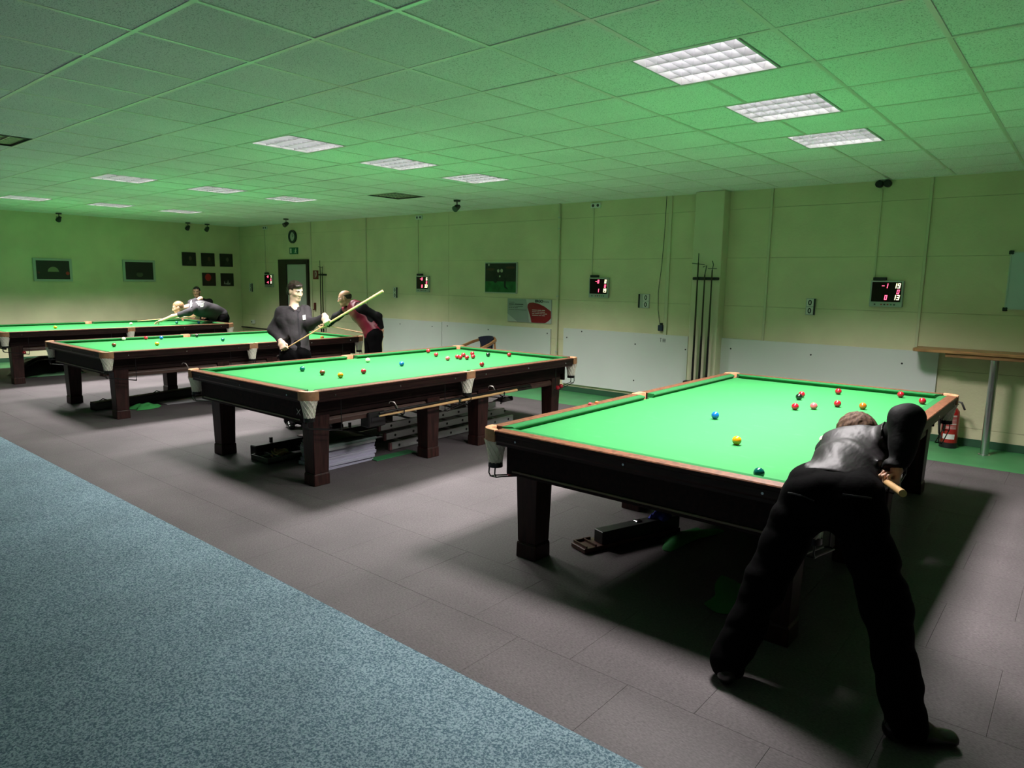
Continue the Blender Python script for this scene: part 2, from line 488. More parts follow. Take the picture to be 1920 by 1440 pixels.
# ---- recessed louvre lamps (four tubes each behind an aluminium grid)
M_LOUV = mat('louvre_aluminium', (0.84, 0.82, 0.86), 0.26, metal=0.66, spec=0.5)
M_LFRAME = mat('lamp_frame_white', (0.55, 0.54, 0.54), 0.5)
M_TUBE = mat('lit_tube', (0.9, 0.9, 0.9), 0.4, emit=(1.0, 0.95, 0.96), estr=6.5)
M_HOUS = mat('lamp_reflector', (0.80, 0.80, 0.80), 0.4, metal=0.2)
M_LDARK = mat('louvre_unlit', (0.70, 0.72, 0.68), 0.2, metal=0.9)
def louvre_lamp(lit=True):
    hw = LW / 2
    r = thing('louvre_lamp', '', 'lamp')
    f = MB()
    t = 0.012
    f.box(-hw, hw, -hw, -hw + t, 0, .06).box(-hw, hw, hw - t, hw, 0, .06).box(-hw, -hw + t, -hw + t, hw - t, 0, .06).box(hw - t, hw, -hw + t, hw - t, 0, .06)
    part('frame', f, M_LFRAME if lit else M_BLACK, r)
    h = MB()
    h.add([(-hw + t, -hw + t, .06), (hw - t, -hw + t, .06), (hw - t, hw - t, .06), (-hw + t, hw - t, .06),
           (-hw + .03, -hw + .03, .13), (hw - .03, -hw + .03, .13), (hw - .03, hw - .03, .13), (-hw + .03, hw - .03, .13)],
          [(4, 5, 6, 7), (0, 1, 5, 4), (1, 2, 6, 5), (2, 3, 7, 6), (3, 0, 4, 7)])
    part('housing', h, M_HOUS if lit else M_BLACK, r)
    g = (LW - 2 * t) / 4
    lm = M_LOUV if lit else M_LDARK
    for k in range(1, 4):          # long blades, wedge-shaped
        y = -hw + t + g * k
        q = MB()
        q.add([(-hw + t, y - .003, .004), (hw - t, y - .003, .004), (hw - t, y + .003, .004), (-hw + t, y + .003, .004),
               (-hw + t, y - .012, .052), (hw - t, y - .012, .052), (hw - t, y + .012, .052), (-hw + t, y + .012, .052)],
              [(3, 2, 1, 0), (4, 5, 6, 7), (0, 1, 5, 4), (1, 2, 6, 5), (2, 3, 7, 6), (3, 0, 4, 7)])
        part('blade', q, lm, r)
    gx = (LW - 2 * t) / 8
    for k in range(1, 8):
        x = -hw + t + gx * k
        q = MB()
        for c in range(4):
            ya = -hw + t + g * c + .005; yb = ya + g - .010
            q.add([(x - .001, ya, .004), (x + .001, ya, .004), (x + .001, yb, .004), (x - .001, yb, .004),
                   (x - .006, ya, .046), (x + .006, ya, .046), (x + .006, yb, .046), (x - .006, yb, .046)],
                  [(3, 2, 1, 0), (4, 5, 6, 7), (0, 1, 5, 4), (1, 2, 6, 5), (2, 3, 7, 6), (3, 0, 4, 7)])
        part('cross_blade', q, lm, r)
    for k in range(4):
        y = -hw + t + g * (k + .5)
        part('tube', MB().tube([(-hw + .03, y, .09), (hw - .03, y, .09)], .013, 6, caps=False), M_TUBE if lit else M_WHITEPL, r)
    if lit:
        ld = bpy.data.lights.new('lamp_light', 'AREA')
        ld.shape = 'SQUARE'; ld.size = 0.56; ld.energy = LAMP_POWER; ld.color = LAMP_TINT; ld.spread = LAMP_SPREAD
        lo = bpy.data.objects.new('lamp_light', ld); COL.objects.link(lo)
        lo.location = (0, 0, -0.004); lo.parent = r
    return r
ROWN = ['nearest the blue carpet', 'over the middle', 'nearest the scoreboard wall']
TABN = ['the front table', 'the second table', 'the third table', 'the rearmost table']
proto = None
for n, (x, y) in enumerate(LAMP_POS):
    if proto is None: proto = lam = louvre_lamp()
    else: lam = copy_tree(proto)
    t, k = divmod(n, 3)
    lam.location = (x, y, ZC + .001)
    where = ['at the carpet end', 'in the middle', 'at the scoreboard-wall end'][k]
    tag(lam, 'lit square louvre lamp over %s, %s of its row' % (TABN[t], where), 'lamp', 'lit ceiling lamps above the snooker tables')
protooff = louvre_lamp(False)
protooff.location = (OFF_POS[0][0], OFF_POS[0][1], ZC + .001)
tag(protooff, 'dark unlit ceiling grille between two lamp rows, nearer the scoreboard wall', 'grille')
o2 = copy_tree(protooff); o2.location = (OFF_POS[1][0], OFF_POS[1][1], ZC + .001)
tag(o2, 'dark unlit ceiling grille cut off by the picture edge', 'grille')
# ================================================================== snooker tables
CG, MG = 0.118, 0.062           # rail ends at corner and middle pockets
def rail_parts(t, A, B, inn, kA, kB, wm):
    """one cushion rail from A to B along the outer edge; inn = inward unit vector"""
    A = Vector(A); B = Vector(B); inn = Vector(inn); d = (B - A).normalized(); L = (B - A).length
    prof = [(0.006, .836), (0.0, .830), (0.0, .812), (0.006, .806), (0.006, .772), (0.014, .760), (0.014, .745), (0.10, .745), (0.10, .800), (0.075, .802), (0.075, .836)]
    def sweep(prof, s0, s1):
        q = MB(); n = len(prof)
        vs = [(*(A + d * s0(u) + inn * u), z) for u, z in prof] + [(*(A + d * s1(u) + inn * u), z) for u, z in prof]
        fs = [tuple(range(n)), tuple(range(2 * n - 1, n - 1, -1))] + [(i, i + n, (i + 1) % n + n, (i + 1) % n) for i in range(n)]
        return q.add(vs, fs)
    r = part('rail', sweep(prof, lambda u: 0, lambda u: L), wm, t)
    part('lit_top_strip', sweep([(0.004, .8365), (0.0, .831), (0.004, .8275), (0.0745, .833), (0.0745, .8375)], lambda u: 0, lambda u: L), M_LITTOP, r)  # added strip, same wood as the rail, painted lighter as the lit top
    # fixing bolts in the rail face
    q = MB()
    nb = 3 if L > 1.7 else 3
    for i in range(nb):
        s = 0.16 + (L - 0.32) * i / (nb - 1)
        c = A + d * s
        q.lathe([(0.0075, -0.001), (0.0075, 0.002), (0.004, 0.004)], n=8) if False else None
        P = [Vector((*(c - inn * 0.000 + d * math.cos(a) * .007), .789 + math.sin(a) * .007)) for a in [2 * PI * k / 8 for k in range(8)]]
        Q = [p - Vector((*inn, 0)) * -0.004 for p in P]
        Q = [Vector((*(Vector((p.x, p.y)) - inn * -0.0045), p.z)) for p in P]
        q.add([Vector((*(Vector((p.x, p.y)) - inn * 0.0), p.z)) for p in P] + Q, [tuple(range(8))] + [(k, (k + 1) % 8, (k + 1) % 8 + 8, k + 8) for k in range(8)])
    part('bolt', q, M_CHROME, r)
    cp = [(0.075, .836), (0.075, .800), (0.112, .800), (0.130, .822), (0.131, .829), (0.124, .834)]
    part('cushion', sweep(cp, lambda u: (u - .075) * kA, lambda u: L - (u - .075) * kB), M_CUSH, t)

def leather(t, poly, name='pocket_leather'):
    q = MB().prism(poly, .762, .841)
    return part(name, q, M_LEATHER, t, bevel=0.006, seg=2, smooth=True)

def net_mesh():
    q = MB()
    prof = lambda s: .073 - .031 * s - .004 * math.sin(s * PI)
    n = 16
    q.lathe([(prof(k / 6) - .004, -.15 * k / 6) for k in range(7)], n=n, caps=False)
    for sgn in (-1, 1):
        for k in range(11):
            pts = []
            for j in range(7):
                s = j / 6; a = 2 * PI * k / 11 + sgn * s * 1.5
                pts.append((prof(s) * math.cos(a), prof(s) * math.sin(a), -.15 * s))
            q.tube(pts, .0022, 3, caps=False)
    return q.mesh('net', smooth=True)
NET = net_mesh(); NET.materials.append(M_NET)
COLLAR = MB().lathe([(.038, -.148), (.045, -.150), (.046, -.178), (.038, -.180)], n=16, caps=False).mesh('collar', smooth=True); COLLAR.materials.append(M_WIRE)
def rack_mesh(sy):
    q = MB()
    for sx in (-1, 1):
        x = .024 * sx
        q.tube([(x, -.03 * sy, -.17), (x, -.035 * sy, -.215), (x, -.02 * sy, -.24), (x, .03 * sy, -.246), (x, .30 * sy, -.295)], .0045, 6)
    q.tube([(-.024, .30 * sy, -.295), (0, .31 * sy, -.29), (.024, .30 * sy, -.295)], .0045, 6)
    q.tube([(0, .31 * sy, -.295), (0, .31 * sy, -.02)], .004, 6)
    q.tube([(-.024, -.025 * sy, -.238), (.024, -.025 * sy, -.238)], .004, 6)
    return q.mesh('ball_rack', smooth=True)
RACKP, RACKM = rack_mesh(1), rack_mesh(-1)
RACKP.materials.append(M_WIRE); RACKM.materials.append(M_WIRE)

def arc(c, r, a0, a1, n):
    return [(c[0] + r * math.cos(a0 + (a1 - a0) * k / n), c[1] + r * math.sin(a0 + (a1 - a0) * k / n)) for k in range(n + 1)]

def make_table():
    t = thing('snooker_table', '', 'table')
    W, L = TW, TL; m = L / 2
    V = Vector
    # six rails with cushions; k = how fast the cushion retreats at its jaws
    rail_parts(t, (CG, 0), (W - CG, 0), (0, 1), 0.85, 0.85, M_WOODTOPX)
    rail_parts(t, (CG, L), (W - CG, L), (0, -1), 0.85, 0.85, M_WOODTOPX)
    for x, s in ((0, 1), (W, -1)):
        rail_parts(t, (x, CG), (x, m - MG), (s, 0), 0.85, 0.25, M_WOODTOP)
        rail_parts(t, (x, m + MG), (x, L - CG), (s, 0), 0.25, 0.85, M_WOODTOP)
    # bed cloth with pocket cut-outs
    i = 0.09
    poly = []
    def corner(cx, cy, a0):
        c = (0.083 if cx == 0 else W - .083, 0.083 if cy == 0 else L - .083)
        return arc(c, .057, a0, a0 + (PI / 2) * (1 if (cx == 0) == (cy == 0) else -1), 8)
    poly += arc((.083, .083), .057, PI / 2, 0, 8)
    poly += arc((W - .083, .083), .057, PI, PI / 2, 8)
    poly += arc((W - .07, m), .05, PI * 1.42, PI * .58, 8)
    poly += arc((W - .083, L - .083), .057, -PI / 2, -PI, 8)
    poly += arc((.083, L - .083), .057, 0, -PI / 2, 8)
    poly += arc((.07, m), .05, PI * .42, -PI * .42, 8)
    part('bed', MB().prism(poly, .765, BED), M_CLOTH, t)
    part('slate', MB().box(.145, W - .145, .12, L - .12, .64, .765).box(.10, W - .10, .15, m - .09, .69, .765).box(.10, W - .10, m + .09, L - .15, .69, .765), M_WOOD, t)
    # end and side aprons
    for y0, y1 in ((.075, .105), (L - .105, L - .075)):
        e = part('end_apron', MB().box(.15, W - .15, y0, y1, .555, .745), M_WOOD, t, bevel=.004)
        yy = y0 - .008 if y0 < 1 else y1
        part('bead', MB().box(.20, W - .20, yy, yy + .008, .575, .588), mat('bead_worn', (0.10, 0.075, 0.028), .4), e, bevel=.002)
    for x0, x1 in ((.165, .19), (W - .19, W - .165)):
        part('side_apron', MB().box(x0, x1, .15, L - .15, .585, .745), M_WOOD, t, bevel=.004)
    # chamfered beams between the legs on the long sides
    for sx in (0, 1):
        for y0, y1 in ((.30, 1.445), (1.61, 2.173), (2.338, L - .30)):
            xs = [.168, .168, .205, .25, .25]
            zs = [.512, .552, .595, .595, .512]
            P = [(x if sx == 0 else W - x, y, z) for y in (y0, y1) for x, z in zip(xs, zs)]
            fs = [tuple(range(5)), tuple(range(9, 4, -1))] + [(k, (k + 1) % 5, (k + 1) % 5 + 5, k + 5) for k in range(5)]
            part('beam', MB().add(P, fs), M_BEAM, t, bevel=.003)
    # eight tapered square legs with feet
    for x in (.163 + .0775, W - .163 - .0775):
        for y in (.166 + .0775, 1.53, 2.255, L - .166 - .0775):
            q = MB()
            q.frustum(x, y, .105, .60, .142, .166).frustum(x, y, .60, .745, .150, .150).frustum(x, y, 0, .095, .155, .152).frustum(x, y, .095, .105, .152, .142)
            part('leg', q, M_LEG, t, bevel=.004)
    # pockets
    def cpoly(fx, fy):
        o = [(CG, -.004)] + arc((.078, .078), .082, -PI / 2, -PI, 8) + [(-.004, CG)]
        n = [(.034, CG)] + arc((.084, .084), .050, PI, PI * 1.5, 6) + [(CG, .034)]
        P = o + n
        P = [((x if fx == 0 else W - x), (y if fy == 0 else L - y)) for x, y in P]
        return P
    def mpoly(fx):
        P = [(-.004, m - MG), (-.004, m + MG), (.062, m + MG)] + arc((.062, m), .048, PI / 2, PI * 1.5, 8) + [(.062, m - MG)]
        return [((x if fx == 0 else W - x), y) for x, y in P]
    for fx in (0, 1):
        for fy in (0, 1):
            leather(t, cpoly(fx, fy))
            c = (.068 if fx == 0 else W - .068, .068 if fy == 0 else L - .068, .768)
            nn = link('net', NET, None, t, c)
            link('net_collar', COLLAR, None, t, c)
            link('ball_rack', RACKP if fy == 0 else RACKM, None, t, c)
        leather(t, mpoly(fx))
        c = (.055 if fx == 0 else W - .055, m, .768)
        link('net', NET, None, t, c); link('net_collar', COLLAR, None, t, c)
        link('ball_rack', RACKM, None, t, c)
    # rest hooks on the side beams
    for sx in (0, 1):
        for y in (1.00, 2.36):
            f = (lambda x: x) if sx == 0 else (lambda x: W - x)
            part('rest_hook', MB().tube([(f(.175), y - .03, .60), (f(.16), y - .012, .628), (f(.135), y + .012, .62), (f(.122), y + .03, .58), (f(.12), y + .045, .535)], .006, 6), mat('hook_nickel', (.55, .5, .45), .35, metal=.8), t, smooth=True)
    return t
tb = make_table()
TLAB = ['dark wood snooker table with the player bending over it, closest to the blue carpet corner',
        'dark wood snooker table with brochures, ladder and cue rests stored beneath it',
        'dark wood snooker table behind the man in the black shirt holding a cue',
        'dark wood snooker table beside the picture wall where the man in the printed shirt leans']
TABLES = [tb]
for x in TABLE_X[1:]:
    TABLES.append(copy_tree(tb))
for i, t in enumerate(TABLES):
    t.location = (TABLE_X[i], 0, 0)
    tag(t, TLAB[i], 'table', 'full-size snooker tables')

# ------------------------------------------------------------------ balls
BR = 0.0268
BALL = MB()
def sphere_mesh(r, nu=24, nv=14):
    q = MB(); vs = [(0, 0, r)]
    for i in range(1, nv):
        th = PI * i / nv
        vs += [(r * math.sin(th) * math.cos(2 * PI * k / nu), r * math.sin(th) * math.sin(2 * PI * k / nu), r * math.cos(th)) for k in range(nu)]
    vs.append((0, 0, -r)); fs = []
    for k in range(nu): fs.append((0, 1 + k, 1 + (k + 1) % nu))
    for i in range(nv - 2):
        for k in range(nu):
            a = 1 + i * nu + k; b = 1 + i * nu + (k + 1) % nu
            fs.append((a, a + nu, b + nu, b))
    o = 1 + (nv - 2) * nu
    for k in range(nu): fs.append((o + k, len(vs) - 1, o + (k + 1) % nu))
    return q.add(vs, fs)
BCOL = dict(red=(0.36, 0.006, 0.018), blue=(0.004, 0.10, 0.36), yellow=(0.60, 0.27, 0.004), green=(0.0, 0.085, 0.075), brown=(0.14, 0.035, 0.012),
            pink=(0.52, 0.095, 0.105), black=(0.006, 0.008, 0.007), white=(0.62, 0.58, 0.42), orange=(0.36, 0.10, 0.008))
BM = {}
def ball(x, y, z, c, label):
    if c not in BM:
        me = sphere_mesh(BR).mesh('ball', smooth=True)
        me.materials.append(mat('ball_' + c, BCOL[c], 0.08, spec=0.6, coat=0.4))
        BM[c] = me
    o = link('snooker_ball', BM[c], None, None, (x, y, z))
    return tag(o, label, 'ball', 'snooker balls')
ZB = BED + BR
F, S, TD, RR = 'on the front table', 'on the table with the brochure stack', 'on the third table', 'on the rearmost table'
BALLS = [
 (0, .875, 1.467, 'blue', 'glossy blue ball alone mid-cloth %s' % F),
 (0, 1.297, .812, 'yellow', 'amber yellow ball %s' % F),
 (0, 1.658, .198, 'green', 'dark green ball close to the near cushion %s' % F),
 (0, 1.675, 1.192, 'white', 'white cue ball half hidden by the bending player %s' % F),
 (0, 1.040, 2.735, 'black', 'black ball touching a red %s' % F),
 (0, 1.015, 2.880, 'red', 'red ball tucked behind the black %s' % F),
 (0, 1.170, 2.237, 'red', 'red ball just below the black and beside the pink %s' % F),
 (0, 1.267, 2.364, 'pink', 'pink ball between two reds %s' % F),
 (0, 1.195, 3.289, 'red', 'red ball off the middle of the far cushion %s' % F),
 (0, 1.370, 2.612, 'red', 'red ball between the pink and the orange ball %s' % F),
 (0, 1.545, 2.639, 'orange', 'orange-brown ball just above the player\'s hair %s' % F),
 (0, 1.637, 3.500, 'red', 'red ball against the far cushion %s' % F),
 (0, 1.841, 3.250, 'red', 'red ball near the far corner pocket and long cushion %s' % F),
 (1, .674, .859, 'green', 'dark green ball %s' % S),
 (1, 1.036, .843, 'brown', 'brown ball beside the yellow %s' % S),
 (1, 1.317, .848, 'yellow', 'amber yellow ball beside the brown %s' % S),
 (1, 1.236, 1.183, 'red', 'lone red ball between yellow and blue %s' % S),
 (1, 1.024, 1.862, 'blue', 'glossy blue ball mid-cloth %s' % S),
 (1, .504, 1.816, 'white', 'white cue ball near the middle pocket %s' % S),
 (1, .220, 3.009, 'red', 'red ball nearest the long cushion %s' % S),
 (1, .599, 2.784, 'red', 'red ball between the cushion red and the pink %s' % S),
 (1, .993, 2.591, 'pink', 'pink ball in front of the pack of reds %s' % S),
 (1, 1.005, 2.790, 'red', 'red ball closest to the pink in the pack %s' % S),
 (1, .945, 2.800, 'red', 'half-covered red ball in the pack %s' % S),
 (1, .844, 3.010, 'red', 'topmost red ball of the pack %s' % S),
 (1, 1.070, 2.835, 'red', 'red ball at the lower right of the pack %s' % S),
 (1, .815, 3.200, 'red', 'upper red of the touching pair beside the pack %s' % S),
 (1, 1.053, 2.960, 'red', 'lower red of the touching pair beside the pack %s' % S),
 (1, 1.026, 3.259, 'black', 'black ball by the far cushion %s' % S),
 (1, 1.649, 2.463, 'red', 'lone red ball near the near long cushion %s' % S),
 (1, 1.215, 3.440, 'red', 'red ball by the far cushion %s' % S),
 (2, 1.02, .497, 'brown', 'brown ball %s' % TD),
 (2, .165, .945, 'white', 'white cue ball by the long cushion %s' % TD),
 (2, .20, 1.235, 'red', 'only red ball on the cloth %s' % TD),
 (2, .28, 1.42, 'blue', 'blue ball beside the red %s' % TD),
 (2, 1.21, .96, 'yellow', 'yellow ball %s' % TD),
 (2, .25, 1.965, 'black', 'black ball beside the middle pocket %s' % TD),
 (2, 1.13, 1.92, 'green', 'dark green ball %s' % TD),
 (2, 1.735, 3.193, 'orange', 'small orange-brown ball by the near long cushion %s' % TD),
 (3, 1.16, 1.003, 'yellow', 'yellow ball %s' % RR),
 (3, .93, 2.318, 'white', 'white cue ball in front of the cue tip %s' % RR),
 (3, 1.05, 3.112, 'green', 'dark green ball beside the bridge arm %s' % RR),
 (3, 1.28, 3.439, 'blue', 'blue ball under the leaning player %s' % RR),
]
for t, x, y, c, lab in BALLS:
    ball(TABLE_X[t] + x, y, ZB, c, lab)
def rack_ball(t, fx, fy, s, lab, mid=False):
    x = (.068 if fx == 0 else TW - .068) if not mid else (.055 if fx == 0 else TW - .055)
    y0 = (.068 if fy == 0 else TL - .068) if not mid else TL / 2
    sg = 1 if (fy == 0 and not mid) else -1
    # height of the wires at distance s, ball sits between two wires 48 mm apart
    z = .768 - .246 - (s - .03) * .049 / .27 + .017
    ball(TABLE_X[t] + x, y0 + sg * s, z, 'red', lab)
rack_ball(0, 0, 0, .15, 'red ball in the wire rack under the near corner pocket of the front table')
rack_ball(1, 1, 1, .27, 'lower red ball in the wire rack at the far corner of the brochure-stack table')
rack_ball(1, 1, 1, .20, 'upper red ball in the wire rack at the far corner of the brochure-stack table')
rack_ball(2, 1, 1, .20, 'red ball in the middle-pocket wire rack of the third table', mid=True)
rack_ball(3, 1, 0, .24, 'red ball in the wire rack under the rearmost table')

# chalk cross scribbled on the end apron of the second table, chalk cubes on the front table's rail
q = MB()
for a in (.75, -.75):
    q.obox((1.80, .0735, .645), (.035 * math.cos(a), 0, .035 * math.sin(a)), (0, .0012, 0), (-.0025 * math.sin(a), 0, .0025 * math.cos(a)))
part('chalk_cross', q, mat('chalk_white', (.6, .6, .6), .9), TABLES[1])
for x, y, c, lab in ((.035, 1.16, (.45, .02, .03), 'red chalk cube on the wooden rail of the front table'), (.035, 1.25, (.50, .14, .02), 'orange chalk cube on the wooden rail of the front table')):
    t = thing('chalk_cube', lab, 'chalk', (x, y, .8375), .4)
    part('cube', MB().box(-.011, .011, -.02, .02, 0, .012), mat('chalk_%d' % int(c[1] * 100), c, .8), t, bevel=.003)
    part('hollow', MB().lathe([(.006, .0115), (.006, .0125)], n=10), mat('chalk_blue', (.05, .12, .3), .9), t)
# ================================================================== things on the scoreboard wall
WY = WALL_Y
def wpanel(poly, d0, d1):
    """polygon in x,z standing off the back wall from d0 to d1"""
    return MB().prism_y(poly, WY - d1, WY - d0)
def rect(x0, x1, z0, z1): return [(x0, z0), (x1, z0), (x1, z1), (x0, z1)]
def circ(cx, cz, rx, rz=None, n=20): rz = rz or rx; return [(cx + rx * math.cos(2 * PI * k / n), cz + rz * math.sin(2 * PI * k / n)) for k in range(n)]
def text_obj(name, s, size, m, parent, loc, rot=(PI / 2, 0, 0), bold=0.0, extr=0.001, align='LEFT'):
    cu = bpy.data.curves.new(name, 'FONT'); cu.body = s; cu.size = size; cu.extrude = extr; cu.offset = bold; cu.align_x = align
    cu.materials.append(m)
    tmp = bpy.data.objects.new('tmp', cu)
    me = bpy.data.meshes.new_from_object(tmp)
    me.name = name
    bpy.data.objects.remove(tmp); bpy.data.curves.remove(cu)
    if not me.materials: me.materials.append(m)
    o = bpy.data.objects.new(name, me); COL.objects.link(o); o.parent = parent; o.location = loc; o.rotation_euler = rot
    return o
SEG = {'0': 'abcdef', '1': 'bc', '2': 'abged', '3': 'abgcd', '4': 'fgbc', '5': 'afgcd', '6': 'afgedc', '7': 'abc', '8': 'abcdefg', '9': 'abcdfg', '-': 'g'}
def digit(q, ch, x, z, w, h, d):
    t = w * 0.26; sl = 0.12
    def bar(x0, x1, z0, z1):
        P = [(x + px + sl * pz, z + pz) for px, pz in ((x0, z0), (x1, z0), (x1, z1), (x0, z1))]
        q.prism_y(P, -d - .003, -d)
    H = h / 2
    segs = dict(a=(0, w, h - t, h), d=(0, w, 0, t), g=(0, w, H - t / 2, H + t / 2), f=(0, t, H, h), e=(0, t, 0, H), b=(w - t, w, H, h), c=(w - t, w, 0, H))
    for s in SEG[ch]: bar(*segs[s])
M_LEDR = mat('led_red', (0.3, 0.0, 0.02), 0.4, emit=(1.0, 0.06, 0.12), estr=4.0)
M_LEDY = mat('led_pale_yellow', (0.3, 0.3, 0.1), 0.4, emit=(1.0, 0.95, 0.45), estr=2.4)
M_SCR = mat('screen_dark', (0.012, 0.006, 0.006), 0.15, spec=0.6)
M_SBF = mat('scoreboard_frame', (0.42, 0.44, 0.42), 0.4, metal=0.3)
def scoreboard(x, label, mid_top, mid_bot, r_top, r_mid, r_bot):
    t = thing('scoreboard', label, 'scoreboard', (x, WY, 1.50), 0, 'electronic scoreboards on the long wall')
    w, h = .345, .30
    part('case', MB().prism_y(rect(-w / 2, w / 2, 0, h), -.045, -.0005), M_SBF, t, bevel=.004)
    s = part('screen', MB().prism_y(rect(-w / 2 + .018, w / 2 - .022, .058, h - .018), -.0475, -.044), M_SCR, t)
    q = MB()
    hh = .052
    for k, ch in enumerate(mid_top): digit(q, ch, -.018 + (k - len(mid_top) + 1) * .036, .215, .026, hh, .0475)
    for k, ch in enumerate(mid_bot): digit(q, ch, -.018 + (k - len(mid_bot) + 1) * .036, .082, .026, hh, .0475)
    for k, ch in enumerate(r_mid): digit(q, ch, .105 + (k - len(r_mid) + 1) * .034, .150, .025, .048, .0475)
    part('digits', q, M_LEDR, s)
    q = MB()
    for txt, z in ((r_top, .215), (r_bot, .082)):
        for k, ch in enumerate(txt): digit(q, ch, .108 + (k - len(txt) + 1) * .038, z, .027, .056, .0475)
    part('digits', q, M_LEDY, s)
    for k in range(8):
        part('button', MB().prism_y(rect(-.12 + k * .034, -.104 + k * .034, .02, .034), -.0475, -.044), [M_BLACK, M_SBF, mat('button_red', (.4, .03, .03), .5), mat('button_green', (.02, .2, .08), .5)][[0, 1, 2, 0, 2, 3, 0, 1][k]], t)
    # receiver bar on top, conduit and junction box under the ceiling
    single('receiver_bar', MB().box(x - w / 2 + .02, x - w / 2 + .16, WY - .05, WY - .005, 1.803, 1.838), M_BLACK, label.replace('scoreboard', 'receiver bar').replace('electronic', 'black') , 'receiver', bevel=.004)
SBX = [-12.14, -6.855, -2.965, 0.962]
SBL = ['electronic scoreboard left of the dark-framed door', 'electronic scoreboard between the maroon-vest man and the green-cloth print', 'electronic scoreboard between the print and the cue-rest pillar', 'electronic scoreboard above the bending player, showing 19 and 13']
SBV = [('-0', '-4', '7', '8', '8'), ('-0', '0', '6', '0', '33'), ('-0', '1', '0', '0', '19'), ('-1', '0', '19', '0', '13')]
for x, lab, vals in zip(SBX, SBL, SBV): scoreboard(x, lab, *vals)
CONL = ['left of the door', 'left of the green-cloth print', 'right of the grey advert board', 'right of the pillar']
for x, lab in zip(SBX, CONL):
    cx = x - .15
    single('cable_duct', MB().box(cx - .009, cx + .009, WY - .016, WY - .0005, 1.84, 2.83), M_PILLAR, 'cream cable duct up the wall above the scoreboard %s' % lab, 'cable duct', bevel=.002)
BOXL = ['small white power socket under the ceiling above the scoreboard left of the door', 'small white power socket under the ceiling left of the print', 'small white power socket under the ceiling right of the print']
for x, lab in zip(SBX[:3], BOXL):
    t = thing('power_socket', lab, 'socket', (x - .11, WY, 2.83), 0, 'power sockets under the ceiling')
    part('plate', MB().prism_y(rect(-.085, .085, 0, .075), -.03, -.0005), M_WHITEPL, t, bevel=.004)
    for dx in (-.042, .042): part('outlet', MB().prism_y(circ(dx, .037, .022), -.0315, -.029), mat('socket_hole', (.06, .06, .06), .6), t)
t = thing('plug_pair', 'two black plug-in adaptors in a socket under the ceiling above the rightmost scoreboard', 'adaptor', (.83, WY, 2.845))
for dx in (-.045, .04):
    part('adaptor', MB().lathe([(.03, 0), (.042, .01), (.042, .05), (.034, .06)], n=14).mesh('a') and MB().prism_y(circ(dx, .045, .04), -.07, -.0005), M_BLACK, t, bevel=.006)

# score flippers
M_CARD = mat('card_white', (0.68, 0.68, 0.64), 0.6)
M_INK = mat('ink_black', (0.012, 0.012, 0.012), 0.6)
def flipper(x, w, lab, side):
    t = thing('score_flipper', lab, 'score counter', (x, WY, 1.37), 0, 'flip-card score counters on the long wall')
    part('backboard', MB().prism_y(rect(-w / 2, w / 2, 0, .205), -.012, -.0005), mat('backboard_grey', (.45, .46, .44), .5), t, bevel=.002)
    part('spiral', MB().prism_y(rect(side * w * .42 - .008, side * w * .42 + .008, 0.004, .20), -.03, -.012), M_BLACK, t)
    for z in (.008, .108):
        c = part('card', MB().prism_y(rect(-w / 2 + .012 if side > 0 else -.01, (w / 2 - .022) if side > 0 else w / 2 - .006, z, z + .088), -.018, -.012), M_CARD, t)
        text_obj('numeral', '0', .088, M_INK, c, ((-.008 if side > 0 else .032), -.0185, z + .014), bold=.002, align='CENTER')
flipper(-12.985, .17, 'white flip-card score counter in the corner by the picture wall', 1)
flipper(-7.66, .12, 'white flip-card score counter right of the maroon-vest man', 1)
flipper(-2.20, .18, 'white flip-card score counter between a scoreboard and the pillar', -1)
flipper(.125, .115, 'white flip-card score counter right of the pillar', 1)

# print with the green cloth
M_SILV = mat('frame_silver', (0.55, 0.56, 0.55), 0.35, metal=0.6)
t = thing('framed_print', 'framed photo print of a dark hall above bright green cloth', 'picture', (-4.94, WY, 1.52))
part('frame', MB().prism_y(rect(-.36, .36, 0, .52), -.03, -.0005), M_SILV, t, bevel=.006)
p = part('print', MB().prism_y(rect(-.342, .342, .018, .502), -.032, -.029), mat('print_dark', (.012, .010, .007), .35, var=.5, vscale=6), t)
part('cloth_area', MB().prism_y(rect(-.342, .342, .018, .20), -.0335, -.0315), mat('print_green', (.012, .11, .025), .35, var=.3, vscale=9), p)
def spot(par, cx, cz, rx, rz, m, d=.0345): part('spot', MB().prism_y(circ(cx, cz, rx, rz), -d - .001, -.031), m, par)
M_PL = mat('print_light', (.45, .47, .35), .4)
for cx, cz, r in ((-.045, .375, .026), (.03, .378, .028), (-.01, .285, .015), (-.26, .478, .018)): spot(p, cx, cz, r, r * 1.05, M_PL)
spot(p, -.11, .235, .05, .062, mat('print_black', (.006, .006, .008), .3))
part('figure', MB().prism_y([(.08, .25), (.13, .25), (.12, .12), (.17, .08), (.16, .065), (.09, .10)], -.0355, -.031), mat('print_black', (.006, .006, .008), .3), p)
spot(p, -.22, .40, .09, .02, mat('print_brown', (.07, .025, .012), .4)); spot(p, .22, .43, .10, .022, mat('print_brown', (.07, .025, .012), .4))

